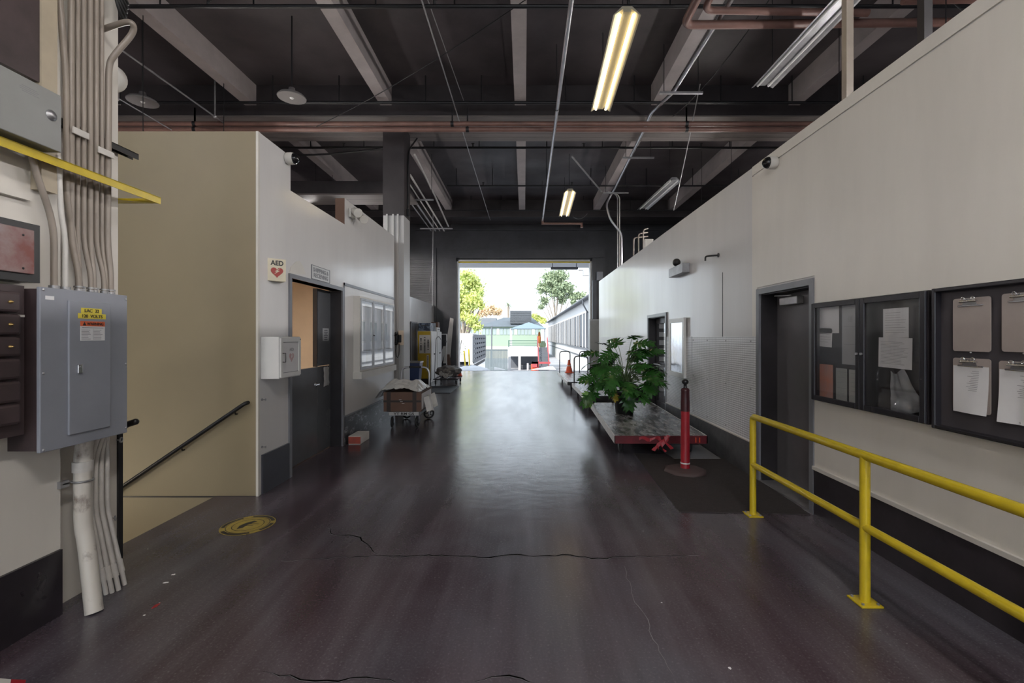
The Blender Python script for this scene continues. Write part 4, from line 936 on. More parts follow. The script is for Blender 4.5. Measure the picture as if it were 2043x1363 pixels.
# ribbon on the cart front
g = G()
for k_,off in enumerate(((-.05,0),(0,.02),(.05,-.01),(.09,.03))):
    pts = [Vector((1.78+off[0]+.05*math.sin(i*.9+k_), 5.955-.012*k_, .29-.035*i+off[1])) for i in range(6)]
    vs = []
    for i,p in enumerate(pts): a_ = i*.7+k_; vs += [p+Vector((.022*math.cos(a_),-.01*math.sin(a_)-.003,.008)), p-Vector((.022*math.cos(a_),.012,.008))]
    g._add(vs,[(2*i,2*i+1,2*i+3,2*i+2) for i in range(5)])
vs = []
for i in range(9): vs += [(1.50+.035*i,5.962-.004*math.sin(i),.285+.015*math.sin(i*1.1)),(1.50+.035*i,5.958,.245+.02*math.sin(i*1.3))]
g._add(vs,[(2*i,2*i+1,2*i+3,2*i+2) for i in range(8)])
tag(g.build('ribbon','red'),'tangled red barrier tape hanging off the front of the nearest cart','tape')
# cart lettering pieces
G().box(2.24,2.25,5.965,5.97,.215,.28).box(2.29,2.30,5.965,5.97,.215,.28).build('tape_mark','orange',pc1)

# ---------------- plant
P0 = Vector((1.70,7.75,.302))
pl = thing('potted_plant','large split leaf philodendron in a black pot on the nearest cart','potted plant',P0)
G().lathe(P0,[(.145,0),(.15,.01),(.185,.34),(.20,.345),(.20,.375),(.185,.375),(.18,.35)],28).build('pot','pot',pl)
G().lathe(P0+Vector((0,0,.34)),[(.183,0),(.0001,.012)],24).build('soil','soil',pl)
fo = G(); stg = G()
def leaf(g, base, d, up, L, mi=0, droop=.25):
    d = d.normalized(); side = d.cross(up).normalized(); nrm = side.cross(d).normalized(); g.mat(mi)
    def pt(u, s):  # u along, s sideways
        return base + d*u*L + side*s*L + nrm*(-droop*L*u*u - .12*L*abs(s)**1.4 + .03*L*math.sin(u*9+s*7))
    lobes = [(0,.0,1.0,0)]
    # midrib blade
    n = 7; vs = []
    for i in range(n+1):
        u = i/n*.98; w = .085*(math.sin(PI*min(1,(u+.08)))**.6)*(1-.55*u)+.004
        vs += [pt(u,-w), pt(u,0), pt(u,w)]
    g._add(vs,[f for i in range(n) for f in ((3*i,3*i+1,3*i+4,3*i+3),(3*i+1,3*i+2,3*i+5,3*i+4))],True)
    for k, (u0, ln, an) in enumerate(((.02,.36,-.75),(.06,.46,-.25),(.20,.50,.18),(.35,.47,.42),(.50,.41,.62),(.64,.33,.82),(.78,.24,1.0))):
        for sg_ in (-1,1):
            ll = ln*R.uniform(.88,1.1); du = math.sin(an); ds = math.cos(an)*sg_; w0 = .064; m_ = 4; vs = []
            for i in range(m_+1):
                t = i/m_; w = w0*(1+.5*math.sin(t*PI))*(1-t**2.2)+.002; cu = u0+.05+ll*t*du+.05*t*t; cs = (.05+ll*t*abs(ds))*sg_
                vs += [pt(cu-w*abs(ds)-.0, cs+w*du*sg_), pt(cu+w*abs(ds), cs-w*du*sg_)]
            g._add(vs,[(2*i,2*i+1,2*i+3,2*i+2) for i in range(m_)],True)
RR = random.Random(21)
C0 = P0+Vector((0,0,.40))
for i in range(74):
    az = RR.uniform(0,2*PI); el = RR.uniform(.0,1.30) if i % 4 else RR.uniform(-.15,.3); reach = RR.uniform(.38,.62)*(1 if el < .9 else 1.15)
    hd = Vector((math.cos(az)*math.cos(el), math.sin(az)*math.cos(el)*.85, math.sin(el)))
    tip = C0+Vector((hd.x*reach, hd.y*reach, hd.z*reach*1.15+.06))
    if i % 9 == 0: tip.z += .1
    ctl = C0+Vector((hd.x*.10, hd.y*.10, .22+.3*max(0,hd.z)))
    b0 = P0+Vector((RR.uniform(-.06,.06),RR.uniform(-.06,.06),.33))
    path = [b0*(1-t)**2+ctl*2*t*(1-t)+tip*t*t for t in (0,.25,.5,.75,1)]
    stg.tube(path,[.008,.007,.006,.005,.004],6)
    L_ = RR.uniform(.20,.34); dd = Vector((hd.x,hd.y,-.15+RR.uniform(-.45,.35)+.25*hd.z)) ; up = (Vector((0,0,1))+Vector((RR.uniform(-.6,.6),RR.uniform(-.9,.3),0))).normalized()
    leaf(fo, tip, dd, up, L_, 0, RR.uniform(.15,.5))
leaf(fo, P0+Vector((-.22,-.12,.38)), Vector((.2,-.3,-.5)), Vector((0,-1,.4)), .17, 1)
leaf(fo, P0+Vector((-.62,-.1,.36)), Vector((.0,-.2,-1)), Vector((0,-1,.1)), .24, 2)
leaf(fo, P0+Vector((.02,-.22,.42)), Vector((0,-.4,-1)), Vector((0,-1,.3)), .34, 0)
M['leafl'] = mat('leaf_light',(.16,.36,.05),.35)
fo.build('foliage',['leaf','leafy','leafl'],pl); stg.build('stems','stem',pl)

# far right cabinet & post at wall end
fc = thing('locker','tall grey metal locker at the far end of the right wall','cabinet',(2.6,17.2,0))
G().rbox(2.44,2.80,17.0,17.35,.0,2.26,.01).build('cabinet_body','steel',fc); G().box(2.46,2.78,16.995,17.0,.05,2.2).build('door','grey2',fc)
tag(G().box(2.79,2.94,18.55,18.75,0,3.9).build('conduit_cover','ogrey'),'pale vertical channel beside the right jamb of the opening','channel')
tag(G().rbox(2.97,3.2,18.55,18.78,3.9,4.25,.01).build('control_box','grey'),'small grey control box high by the right jamb of the opening','box')

# ================================================================ CEILING SERVICES
def rods(root, pts, zt=6.73, r=.007):
    for p in pts: G().cyl((p[0],p[1],p[2]),(p[0],p[1],zt),r,6).build('hanger_rod','black',root)
for i,(Y,x0,x1) in enumerate(((3.7,-9.6,7.2),(6.35,-9.6,7.2),(8.96,-9.6,7.2),(11.1,-9.6,7.2),(13.9,-2.35,7.2),(16.6,-9.6,7.2))):
    t = thing('sprinkler_pipe','black sprinkler pipe across the ceiling, %s nearest row'%ORD[i],'pipe',((x0+x1)/2,Y,6.15),'sprinkler pipes')
    G().cyl((x0,Y,6.2),(x1,Y,6.2),.028 if i<4 else .024,10).build('pipe','black',t)
    xs = [x for x in (-8.2,-5.2,-3.9,-2.2,-1.1,.55,1.9,3.6,5.0,6.4) if x0 < x < x1]
    rods(t,[(x+.13*((i*7)%3),Y,6.2) for x in xs],r=.012)
    if i in (1,3,4):
        for x in (-4.4,-1.25,1.45,4.3):
            if x0 < x < x1: G().lathe((x,Y,6.2),[(.02,0),(.02,.09),(.04,.09),(.045,.10)],10).build('sprinkler_head','black',t)
for i,(z,y) in enumerate(((5.80,9.0),(5.69,9.0))):
    t = thing('long_pipe',['upper','lower'][i]+' of two brown pipes running side by side across the ceiling girder','pipe',(0,y,z),'brown pipes along the girder')
    G().cyl((-9.7,y,z),(7.2,y,z-.0),.048,14).build('pipe','rpipe',t)
    for x in (-6.5,-1.42+.3*i,3.2): G().cyl((x-.03,y,z),(x+.03,y,z),.055,14).box(x-.012,x+.012,y-.01,y+.01,z+.05,6.12).build('pipe_hanger','black',t)
t = thing('ceiling_conduit','bright silver conduit running toward the opening, left of the lit lamps','conduit',(.58,10,5.6))
G().cyl((.54,2.0,5.6),(.63,15.7,5.6),.030,12).build('pipe','silver',t)
for y in (4.6,8.0,12.0,15.0): G().torus((.555+.005*(y-4)/1.5,y,5.6),.038,.006,Vector((0,1,0)),14,5).cyl((.555+.005*(y-4)/1.5,y,5.64),(.555+.005*(y-4)/1.5,y,6.73),.007,6).build('pipe_hanger','black',t)
t = tag(G().tube([(.63,15.72,5.65),(.63,15.72,5.5),(1.98,15.72,5.5),(1.98,15.72,5.36)],.05,10).build('red_pipe','rpipe'),'short brown red pipe below the far end of the silver conduit','pipe')
t = thing('ceiling_conduit','silver conduit with a kink, right of the lit lamps, ending at the wall risers','conduit',(2.65,10,6.0))
P = [(2.70,2.0,6.05),(2.69,6.0,6.05),(2.65,8.1,6.0),(2.40,8.75,5.95),(2.50,9.4,6.02),(2.66,13.85,6.05),(2.5,13.95,5.75),(2.62,13.95,5.3),(2.98,13.95,4.8),(2.98,13.95,2.2)]
P = [(2.70,2.0,5.98),(2.69,6.0,5.98),(2.65,8.1,5.95),(2.50,9.0,6.02),(2.55,9.6,6.02),(2.70,13.7,6.02),(2.66,13.95,5.95),(2.5,13.95,5.65),(2.62,13.95,5.2),(2.98,13.95,4.75),(2.98,13.95,2.2)]
G().tube(fil(P,.15),.032,12).build('pipe','silver',t)
for i,x in enumerate((2.86,2.92)):
    t = tag(G().tube(fil([(x-.35,13.98,6.05),(x,13.98,5.95),(x,13.98,5.6),(x,13.98,2.2)],.15),.016,8).build('riser_conduit','pipew' if i else 'steel'),['left','right'][i]+' thin riser beside the silver conduit, above the far right wall','conduit')
for i,(x,y,z) in enumerate(((2.75,8.0,5.93),(2.75,11.0,5.97),(2.75,13.7,5.97))):
    t = thing('trapeze_hanger','grey trapeze hanger under the kinked silver conduit, %s nearest'%ORD[i],'hanger',(x,y,z))
    G().box(x-.38,x+.38,y-.02,y+.02,z-.07,z-.035).build('channel','steel',t); rods(t,[(x-.3,y,z-.07),(x+.3,y,z-.07)])
tag(G().cyl((1.15,11.0,5.95),(2.3,13.6,5.93),.022,8).build('brace_bar','steel'),'diagonal grey brace reaching to the farthest trapeze hanger','brace')
# pinkish pipes at top right
t = tag(G().tube(fil([(2.2,1.0,5.9),(2.2,6.29,5.9),(7.2,6.29,5.95)],.14),.055,14).build('elbow_pipe','rpipe'),'lower pink painted pipe with an elbow at the top right','pipe','elbow pipes')
t = tag(G().tube(fil([(2.38,1.0,5.93),(2.38,6.05,5.93),(4.6,6.1,5.93)],.14),.045,14).build('elbow_pipe','rpipe'),'upper pink painted pipe with an elbow at the top right','pipe','elbow pipes')
tag(G().cyl((4.9,5.9,5.95),(7.2,5.9,6.0),.05,12).build('overhead_pipe','rpipe'),'short pink pipe near the ceiling at the far top right','pipe')
for i,(px,Y,w) in enumerate(((1691,3.8,.058),(1845,3.02,.055))):
    x = (px-VX)*Y/F
    struct('column_wood' if i==0 else 'column_steel', G().box(x-w/2,x+w/2,Y-w/2,Y+w/2,3.54,6.73), 'pipe' if i==0 else 'blk')
# fluorescent fixtures, and unseen fill lamps added in the same form (hi)
def fixture(x,y0,y1,z,on,label,sk=0,hi=False):
    t = thing('fluorescent_lamp',label,'ceiling lamp',((x),(y0+y1)/2,z),None)
    A = Vector((x,y0,z)); 
    def Q(u,v,w): return Vector((x+u+sk*(v), (y0+y1)/2+v, z+w))
    L_ = (y1-y0)/2
    prof = [(-.17,-.05),(-.15,-.045),(-.05,.03),(-.05,-.01),(.05,-.01),(.05,.03),(.15,-.045),(.17,-.05),(.17,-.045),(.06,.06),(-.06,.06),(-.17,-.045)]
    n = len(prof); vs = [Q(u,-L_,w) for u,w in prof]+[Q(u,L_,w) for u,w in prof]
    g = G(); g._add(vs,[(i,(i+1)%n,n+(i+1)%n,n+i) for i in range(n)]+[list(range(n))[::-1],[n+i for i in range(n)]]); g.build('reflector','reflector' if on else 'steel',t)
    for u in (-.085,.085):
        G().cyl(Q(u,-L_+.03,-.028),Q(u,L_-.03,-.028),.019,12).build('lit_tube' if on else 'tube',('fill_tube' if hi else 'tube_on') if on else 'white',t)
    for v in (-L_*.75,L_*.75): G().cyl(Q(0,v,.06),(Q(0,v,0).x,Q(0,v,0).y,6.73),.006,6).build('hanger_rod','black',t)
    return t
fixture(1.30,5.6,8.0,5.6,True,'nearest lit fluorescent lamp, hanging right of the silver conduit',sk=.03)
fixture(1.28,12.5,15.0,5.6,True,'farther lit fluorescent lamp, near the opening',sk=.02)
fixture(3.78,4.85,7.25,5.6,False,'unlit fluorescent lamp at the top right')
fixture(3.75,11.6,14.2,5.6,False,'unlit fluorescent lamp above the far right wall',sk=-.05)
fixture(1.2,-2.6,-.2,5.6,True,'added unseen fill lamp overhead behind the viewer',hi=True)  # hi fixtures are unseen lamps added to brighten the interior
fixture(-1.5,-5.4,-3.0,5.6,True,'added unseen fill lamp near the rear entrance',hi=True)
fixture(-6.2,-1.0,1.4,5.6,True,'added unseen fill lamp over the left bay',hi=True)
fixture(-6.0,12.8,15.2,5.2,True,'added unseen fill lamp over the far left bay behind the office',hi=True)
def strip(x,y0,z,label):  # bare tubes added out of view to throw light up at the ceiling
    t = thing('fill_strip_lamp',label,'ceiling lamp',(x,y0+1.2,z))
    G().rbox(x-.04,x+.04,y0,y0+2.4,z+.07,z+.12,.008).build('lamp_body','white',t)
    G().cyl((x,y0+.05,z+.05),(x,y0+2.35,z+.05),.03,12).build('lit_tube','fill_tube',t)
    for v in (.3,2.1): G().cyl((x,y0+v,z+.12),(x,y0+v,6.73),.006,6).build('hanger_rod','black',t)
for i,(x,y,z) in enumerate(((4.9,-6,4.3),(4.9,-.5,4.3),(4.9,5,4.3),(4.9,10.5,4.3))): strip(x,y,z,'added unseen fill strip over the rooms right of the aisle, %s from the rear'%ORD[i])
for i,(x,y,z) in enumerate(((-4.6,-6,4.3),(-5.6,6.4,4.1),(-5.6,13,4.2))): strip(x,y,z,'added unseen fill strip over the left bay, %s from the rear'%ORD[i])
# office lamp
ol = thing('office_lamp','ceiling lamp inside the office behind the double door','ceiling lamp',(-4.0,6.4,2.7)); G().rbox(-4.3,-3.7,5.6,7.0,2.70,2.75,.01).build('lamp_body','white',ol); G().box(-4.25,-3.75,5.65,6.95,2.69,2.70).build('lamp_lens','office_on',ol)
ol = thing('room_lamp','ceiling lamp inside the room behind the glass door','ceiling lamp',(3.6,11,3.05)); G().rbox(3.3,3.9,10.3,11.7,3.05,3.1,.01).build('lamp_body','white',ol); G().box(3.35,3.85,10.35,11.65,3.04,3.05).build('lamp_lens',emis('room_on',(.9,.95,1),10),ol)
# barn pendants
pdm = None
for i,(x,y,z) in enumerate(((-3.72,7.3,5.42),(-6.15,7.35,5.38),(-5.0,5.62,4.72))):
    lb = ['round enamel pendant shade hanging between two ceiling beams','round enamel pendant shade hanging above the stair wall','round white vent disc peeking out beside the near column'][i]
    if i == 0:
        t = thing('pendant_lamp',lb,'pendant lamp',(x,y,z),None)
        G().lathe((x,y,z),[(.21,0),(.215,.012),(.18,.05),(.09,.085),(.05,.12),(.045,.16),(.0001,.165),(.03,.11),(.08,.075),(.17,.04),(.205,.004)],28).build('shade',mat('enamel',(.17,.16,.16),.3),t)
        G().ball((x,y,z+.035),.045,(1,1,1.2),14).build('bulb','white',t); G().cyl((x,y,z+.15),(x,y,6.73),.012,8).build('stem','black',t); pdm = t
    elif i == 1: copy_tree(pdm,(x,y,z),lb)
    else: 
        q_ = onY(224,157,4.6); t = thing('wall_fan',lb,'vent',q_); G().lathe(q_,[(.13,0),(.12,.03),(.05,.04),(.0001,.03)],24,Vector((.3,-1,-.25))).build('disc','offw',t)
        G().cyl(q_,(q_.x,q_.y,6.73),.012,6).build('stem','black',t)
# thin conduits & wires
def line(pts,r,m,label,cat='cable',name='ceiling_cable'): return tag(G().tube(pts,r,6).build(name,m),label,cat)
line([(-1.33,2,5.9),(-1.27,17,5.95)],.011,'steel','thin straight conduit running toward the opening between two left beams','conduit','thin_conduit')
line([(-1.45,4,6.25),(-1.20,9.2,6.3)],.007,'steel','faint wire beside the thin straight conduit')
line([(-5.9,2.5,5.8),(-5.9,9.2,5.8),(-5.9,9.3,5.8)],.016,'steel','thin conduit crossing the left bay toward the girder','conduit','thin_conduit')
tag(G().cyl((-5.9,8.7,5.8),(-5.9,8.7,6.73),.014,8).ball((-5.9,8.7,5.8),.035).build('hanger_rod','steel'),'grey drop rod meeting the thin conduit in the left bay','rod')
line([(-6.8,5,5.6),(-7.0,11,5.7)],.01,'steel','lowest thin wire at far left above the stair wall')
def sag(a,b,s,n=12):
    a,b = Vector(a),Vector(b); return [a.lerp(b,i/n)-Vector((0,0,4*s*(i/n)*(1-i/n))) for i in range(n+1)]
line(sag((-4.1,9.0,5.75),(1.5,5.4,6.68),.18),.007,'black','dark sagging wire crossing from the left beams toward the nearest lit lamp')
line(sag((2.9,8.9,5.9),(3.6,5.5,6.7),.25),.008,'black','loose dark wire hanging between the kinked conduit and the unlit lamp')
line(sag((3.2,8.3,6.2),(3.9,11.9,4.9),.05),.010,'steel','straight stay wire running down to the top of the right wall')
line(sag((-5.6,10.8,5.9),(-3.1,10.7,6.05),.05),.022,'black','black hose slung under the ceiling left of the middle column')
line(sag((1.6,15,5.55),(2.1,15.2,5.7),.12),.008,'steel','short curved wire off the farther lit lamp')
line([(5.0,5.7,6.6),(5.2,5.9,6.2),(6.0,6.0,5.7)],.008,'black','tangled black wire at the far top right')
# parallel pipes left bay beyond column
for i in range(4):
    x = -2.75-.16*i; line([(x,11.0,5.5),(x-.2,16.8,5.5)],.028 if i%2==0 else .02,'pipew' if i < 2 else 'steel','light pipe in the rack beyond the middle column, %s from the right'%ORD[i],'pipe','rack_pipe')
line([(-2.62,10.9,5.95),(-2.66,13.5,5.8),(-2.75,16.5,5.6)],.03,'pipew','lone light pipe slanting down right of the pipe rack','pipe','rack_pipe')
for i,y in enumerate((12.8,16.2)):
    t = thing('pipe_rack','%s grey hanger under the pipes beyond the middle column'%['near','far'][i],'hanger',(-3.6,y,5.45)); G().box(-3.7,-2.55,y-.02,y+.02,5.42,5.46).build('channel','steel',t); rods(t,[(-3.6,y,5.42),(-2.6,y,5.42)])
# small boxes on right wall top
tag(G().rbox(2.9,3.1,10.95,11.15,3.5,3.95,.01).build('switch_box','offw'),'small cream box peeking over the top of the right wall','box')
for i in range(3): tag(G().tube(fil([(2.95-.12*i,11.3,3.0),(2.95-.12*i,11.3,4.25-.1*i),(3.1,11.45,4.32-.1*i)],.08),.016,8).build('stub_pipe','pipe'),'short pale pipe rising behind the right wall, %s from the right'%ORD[i],'pipe')

# floor sticker
fs = thing('floor_sticker','round yellow floor sticker with worn black print near the stair opening','sticker',onF(495,1048))
c = onF(495,1048); c.z = .0015
ra = .208
G().poly([c+Vector((ra*math.cos(2*PI*i/48),ra*math.sin(2*PI*i/48),0)) for i in range(48)],(0,0,.0008)).build('disc',mat('sticker_yellow',(.48,.36,.06),.45,c2=(.30,.22,.06),vs=14),fs)
def ring(r0,r1,a0,a1,z,k=40):
    g = G(); vs = []
    for i in range(k+1):
        a_ = a0+(a1-a0)*i/k; vs += [c+Vector((r0*math.cos(a_),r0*math.sin(a_),z)),c+Vector((r1*math.cos(a_),r1*math.sin(a_),z))]
    g._add(vs,[(2*i,2*i+1,2*i+3,2*i+2) for i in range(k)]); return g
for a0,a1 in ((.5,1.9),(2.3,3.5),(3.9,5.3),(5.7,6.5)): ring(.172,.200,a0,a1,.0012).build('ring_band','dkink',fs)
ring(.160,.166,0,2*PI,.0012).build('ring_line','dkink',fs); ring(.116,.122,0,2*PI,.0012).build('ring_line','dkink',fs)
G().poly([c+Vector(q_)+Vector((0,0,.0012)) for q_ in ((-.045,-.085,0),(-.010,-.06,0),(-.005,.0,0),(.035,.075,0),(.0,.085,0),(-.045,.03,0),(-.06,-.02,0))],(0,0,.0006)).build('figure','dkink',fs)
G().box(c.x+.0,c.x+.075,c.y+.02,c.y+.026,.0028,.0034).box(c.x-.01,c.x+.05,c.y-.02,c.y-.013,.0028,.0034).build('figure_arm','dkink',fs)
tag(G().poly([onF(-20,1352),onF(22,1356),onF(20,1372),onF(-20,1372)],(0,0,.001)).build('floor_tape','offw'),'strip of white tape on the floor at the lower left corner','tape')
tag(G().poly([onF(22,1356),onF(52,1357),onF(48,1372),onF(20,1372)],(0,0,.001)).build('floor_tape','red'),'strip of red tape on the floor at the lower left corner','tape')

# ================================================================ OUTDOORS
YZ = -1.7
struct('ground', G().box(-60,60,21.4,400,YZ-.3,YZ).box(-60,60,-40,-9,-.3,-.02), 'asph')
struct('trim_16', G().box(-6,6,21.38,21.5,-.12,.004), 'ogrey')
# right long building
lb = thing('office_wing','long white building with a band of tall windows right of the yard','building',(8,58,YZ))
BX = 5.0; 
G().box(BX,BX+8,23,96,YZ,.68).box(BX,BX+8,23,96,3.55,4.5).box(BX+.35,BX+8,23,96,.68,3.55).build('wall','owhite',lb)
rf = G().poly([(BX-.5,22.5,4.5),(BX+4,22.5,5.6),(BX+9,22.5,4.5)],(0,74,0)).build('roof','oroof2',lb)
G().tube([(BX-.5,22.5,4.5),(BX-.5,96,4.5)],.09,8).tube([(BX-.5,35,4.5),(BX-.5,35,4.1),(BX-.05,36,3.6),(BX-.05,36,.2)],.07,6).build('gutter','ogrey',rf)
for i in range(17):
    y = 24+i*4.25
    for a_ in (.35,2.25):
        w_ = G().box(BX-.02,BX+.35,y+a_-.1,y+a_+1.7,.75,3.5).build('window','ogrey',lb)
        G().box(BX-.07,BX-.02,y+a_-.22,y+a_-.1,.68,3.55).build('mullion','owhite',w_)
G().box(BX-.12,BX+.1,23,96,.58,.70).box(BX-.05,BX,23,96,-.1,.0).build('sill_band','ogrey',lb)
tag(G().rbox(4.55,5.0,26,26.6,1.2,3.3,.02).build('utility_box','ogrey'),'grey utility cabinet on the white building nearest the opening','cabinet')
# outer fixture beneath canopy
t = thing('canopy_lamp','grey strip lamp under the outer canopy above the opening','lamp',(1.9,20.6,4.45)); G().rbox(1.2,2.42,20.5,20.7,4.64,4.74,.01).box(1.25,1.28,20.58,20.62,4.74,4.98).box(2.34,2.37,20.58,20.62,4.74,4.98).build('housing','ogrey',t)
line([(2.45,20.6,4.6),(2.65,20.6,4.6),(2.65,20.6,4.35),(2.95,20.6,4.35)],.02,'steel','bent conduit under the outer canopy','conduit','thin_conduit')
# pavilion
py = 45; s = py/F
def W(px,py_,Y): return onY(px,py_,Y)
pv = thing('pavilion','white raised terrace with blue grey canopy roof across the yard','pavilion',W(1055,738,46))
dk0 = W(1014,692,py); dk1 = W(1076,692,py); gz = YZ
rail_z = dk0.z
G().box(W(1012,0,py).x,W(1074,0,py).x,py,py+4,W(0,711,py).z,rail_z).build('terrace_wall','owhite',pv)
for px in (1014,1034): x = W(px,0,py).x; G().box(x-.0,x+.24,py,py+.3,gz,W(0,711,py).z).build('pier','owhite',pv)
G().box(W(1014,0,py).x,W(1076,0,py).x,py+3.4,py+3.6,gz,W(0,711,py).z).build('garage_back','ogrey',pv)
A = W(1017,656,py); B = W(1094,656,py); C_ = W(1055,643,py+2)
g = G(); v = [A,B,Vector((B.x,py+4,A.z)),Vector((A.x,py+4,A.z)),Vector((C_.x,py+2,C_.z))]; g._add(v,[(0,1,4),(1,2,4),(2,3,4),(3,0,4),(0,3,2,1)]); g.build('canopy','ocanopy',pv)
for px in (1018.5,1090.5):
    x = W(px,0,py).x
    for yy in (py+.05,py+3.9): G().box(x-.05,x+.05,yy-.05,yy+.05,rail_z if px < 1050 else gz,A.z+.02).build('canopy_post','owhite',pv)
g = G()
for q_ in (680,684.5,688.5): g.box(W(1015,0,py).x,W(1074,0,py).x,py-.03,py+.03,W(0,q_,py).z-.03,W(0,q_,py).z+.03)
for px in (1015,1072): x=W(px,0,py).x; g.box(x-.04,x+.04,py-.04,py+.04,rail_z,W(0,679,py).z)
g.build('guard_rail','ogreen',pv)
st = thing('outdoor_stairs','outdoor stairs with red railings rising to the terrace','stairs',W(1085,738,py-1))
x0,x1 = W(1074,0,py-2).x, W(1094,0,py-2).x; g = G()
for i in range(11): g.box(x0,x1,py-3.4+.3*i,py-3.4+.3*i+.34,gz+.205*i,gz+.205*(i+1))
g.build('flight','ogrey',st)
for x in (x0,x1):
    g = G().tube([(x,py-3,gz+1.0),(x,py+.2,rail_z+1.0)],.05,6)
    for i in range(4): yy = py-3+i*1.05; g.cyl((x,yy,gz+i*.72),(x,yy,gz+1.0+i*.72),.04,6)
    g.build('handrail','ored',st)
bb = thing('red_barrier','red barrier with an orange drum at the foot of the outdoor stairs','barrier',W(1068,738,py-4)); 
Y_=py-4; G().box(W(1061,0,Y_).x,W(1098,0,Y_).x,Y_,Y_+.1,W(0,726,Y_).z,W(0,722,Y_).z).box(W(1061,0,Y_).x,W(1074,0,Y_).x,Y_,Y_+.1,W(0,733,Y_).z,W(0,722,Y_).z).box(W(1072,0,Y_).x,W(1074,0,Y_).x,Y_,Y_+.1,gz,W(0,722,Y_).z).build('rail','ored',bb)
G().cyl((W(1066,0,Y_).x,Y_+.4,gz),(W(1066,0,Y_).x,Y_+.4,W(0,727,Y_).z),.3,14).build('drum','orange',bb)
ub_ = thing('closed_umbrella','closed orange patio umbrella on the terrace','umbrella',W(1076,692,py+1)); c_ = W(1076,692,py+1)
G().lathe(c_,[(.04,0),(.04,.35),(.16,.4),(.17,.9),(.10,1.4),(.01,1.55)],14).build('canopy','oumb',ub_)
tag(G().ball(W(1083,688,py+3),.35,(1,1,1.2),12).build('shrub','oleaf'),'small green shrub by the stair head on the terrace','shrub')
# garage contents
tag(G().rbox(W(1038,0,py+1).x,W(1060,0,py+1).x,py+1,py+2.6,gz,W(0,728,py+1).z,.1).build('stored_car','odark'),'dark low shape parked under the terrace','car')
# fence
fn = thing('yard_fence','grey corrugated fence left of the terrace across the yard','fence',W(990,738,44)); g = G()
x0,x1 = W(968,0,44).x, W(1013,0,44).x; n_ = 26
for i in range(n_): g.box(x0+(x1-x0)*i/n_, x0+(x1-x0)*(i+.8)/n_, 44, 44.06+.03*(i%2), gz, W(0,697,44).z)
g.build('panel','ofence',fn); G().box(x0,x1,44.08,44.16,W(0,700,44).z,W(0,698,44).z).build('rail','ogrey',fn)
# low white walls in front
tag(G().poly([W(986,738,42),W(1008,738,42),W(986,733,42)],(0,.3,0)).build('low_ramp','owhite'),'small white ramp edge in front of the grey fence','ramp')
tag(G().cyl(W(1053,739,41),W(1053,725,41),.09,10).build('bollard','owhite'),'white bollard in front of the terrace','bollard')
tag(G().poly([W(1060,738,40),W(1110,738,40),W(1104,732,40),W(1094,732,40)],(0,.5,0)).build('low_wall','owhite'),'low white slope at the foot of the outdoor stairs','ramp')
# sage building
sbY = 70; sb_ = thing('sage_building','sage green two storey building with grey hip roof behind the yard','building',W(1000,738,sbY))
bx0,bx1 = W(905,0,sbY).x, W(1079,0,sbY).x; we = W(0,652,sbY).z
G().box(bx0,bx1,sbY,sbY+14,gz,we).build('wall','osage',sb_)
G().box(bx0,bx1,sbY-.1,sbY,gz,W(0,691,sbY).z).build('base_course','aedbg',sb_)
for i in range(22):
    xa = bx0+1.2+(bx1-bx0-1.5)*i/22; ww = (bx1-bx0)/22*.72
    w_ = G().box(xa,xa+ww,sbY-.06,sbY,W(0,668,sbY).z,W(0,655,sbY).z).build('window','opane' if i%5 else 'owhite',sb_)
g = G(); e0 = Vector((bx0,sbY-.6,we)); 
ap = (W(1000,630,sbY+6), W(1090,630,sbY+6))
v = [Vector((W(955,0,sbY).x,sbY-.5,we)),Vector((bx1+.4,sbY-.5,we)),Vector((bx1-1.2,sbY+7,W(0,630,sbY).z)),Vector((W(1000,0,sbY).x,sbY+7,W(0,630,sbY).z)),Vector((W(955,0,sbY).x,sbY+14,we)),Vector((bx1+.4,sbY+14,we))]
g._add(v,[(0,1,2,3),(0,3,4),(3,2,5,4),(1,5,2),(0,4,5,1)]); rf = g.build('roof','oroof',sb_)
v = [Vector((W(900,0,sbY+3).x,sbY+2.9,we)),Vector((W(985,0,sbY+3).x,sbY+2.9,we)),Vector((W(985,0,sbY).x,sbY+8,W(0,630,sbY).z)),Vector((W(900,0,sbY).x,sbY+8,W(0,630,sbY).z)),Vector((W(900,0,sbY).x,sbY+14,we)),Vector((W(985,0,sbY).x,sbY+14,we))]
g = G(); g._add(v,[(0,1,2,3),(3,2,5,4),(0,4,5,1),(0,3,4),(1,5,2)]); g.build('roof_wing','oroof2',sb_)
g = G(); lx0,lx1 = W(1018,0,sbY+1).x,W(1060,0,sbY+1).x; lz0,lz1 = W(0,646,sbY+1).z,W(0,620,sbY+1).z
g.box(lx0,lx1,sbY+1,sbY+4,lz0,lz1); lv = g.build('rooftop_screen',mat('screen_grey',(.17,.20,.23),.7),sb_)
g = G()
for i in range(12): zz = lz0+(lz1-lz0)*(i+.2)/12; g.box(lx0-.05,lx1+.05,sbY+.8,sbY+1,zz,zz+.11)
g.build('louvre','oroof2',lv)
tag(G().cyl(W(981,738,50),W(981,651,50),.07,8).box(W(979,0,50).x,W(983.5,0,50).x,49.9,50.1,W(0,652,50).z,W(0,650.5,50).z).build('lamp_post','ogrey'),'thin grey lamp post before the sage green building','lamp post')
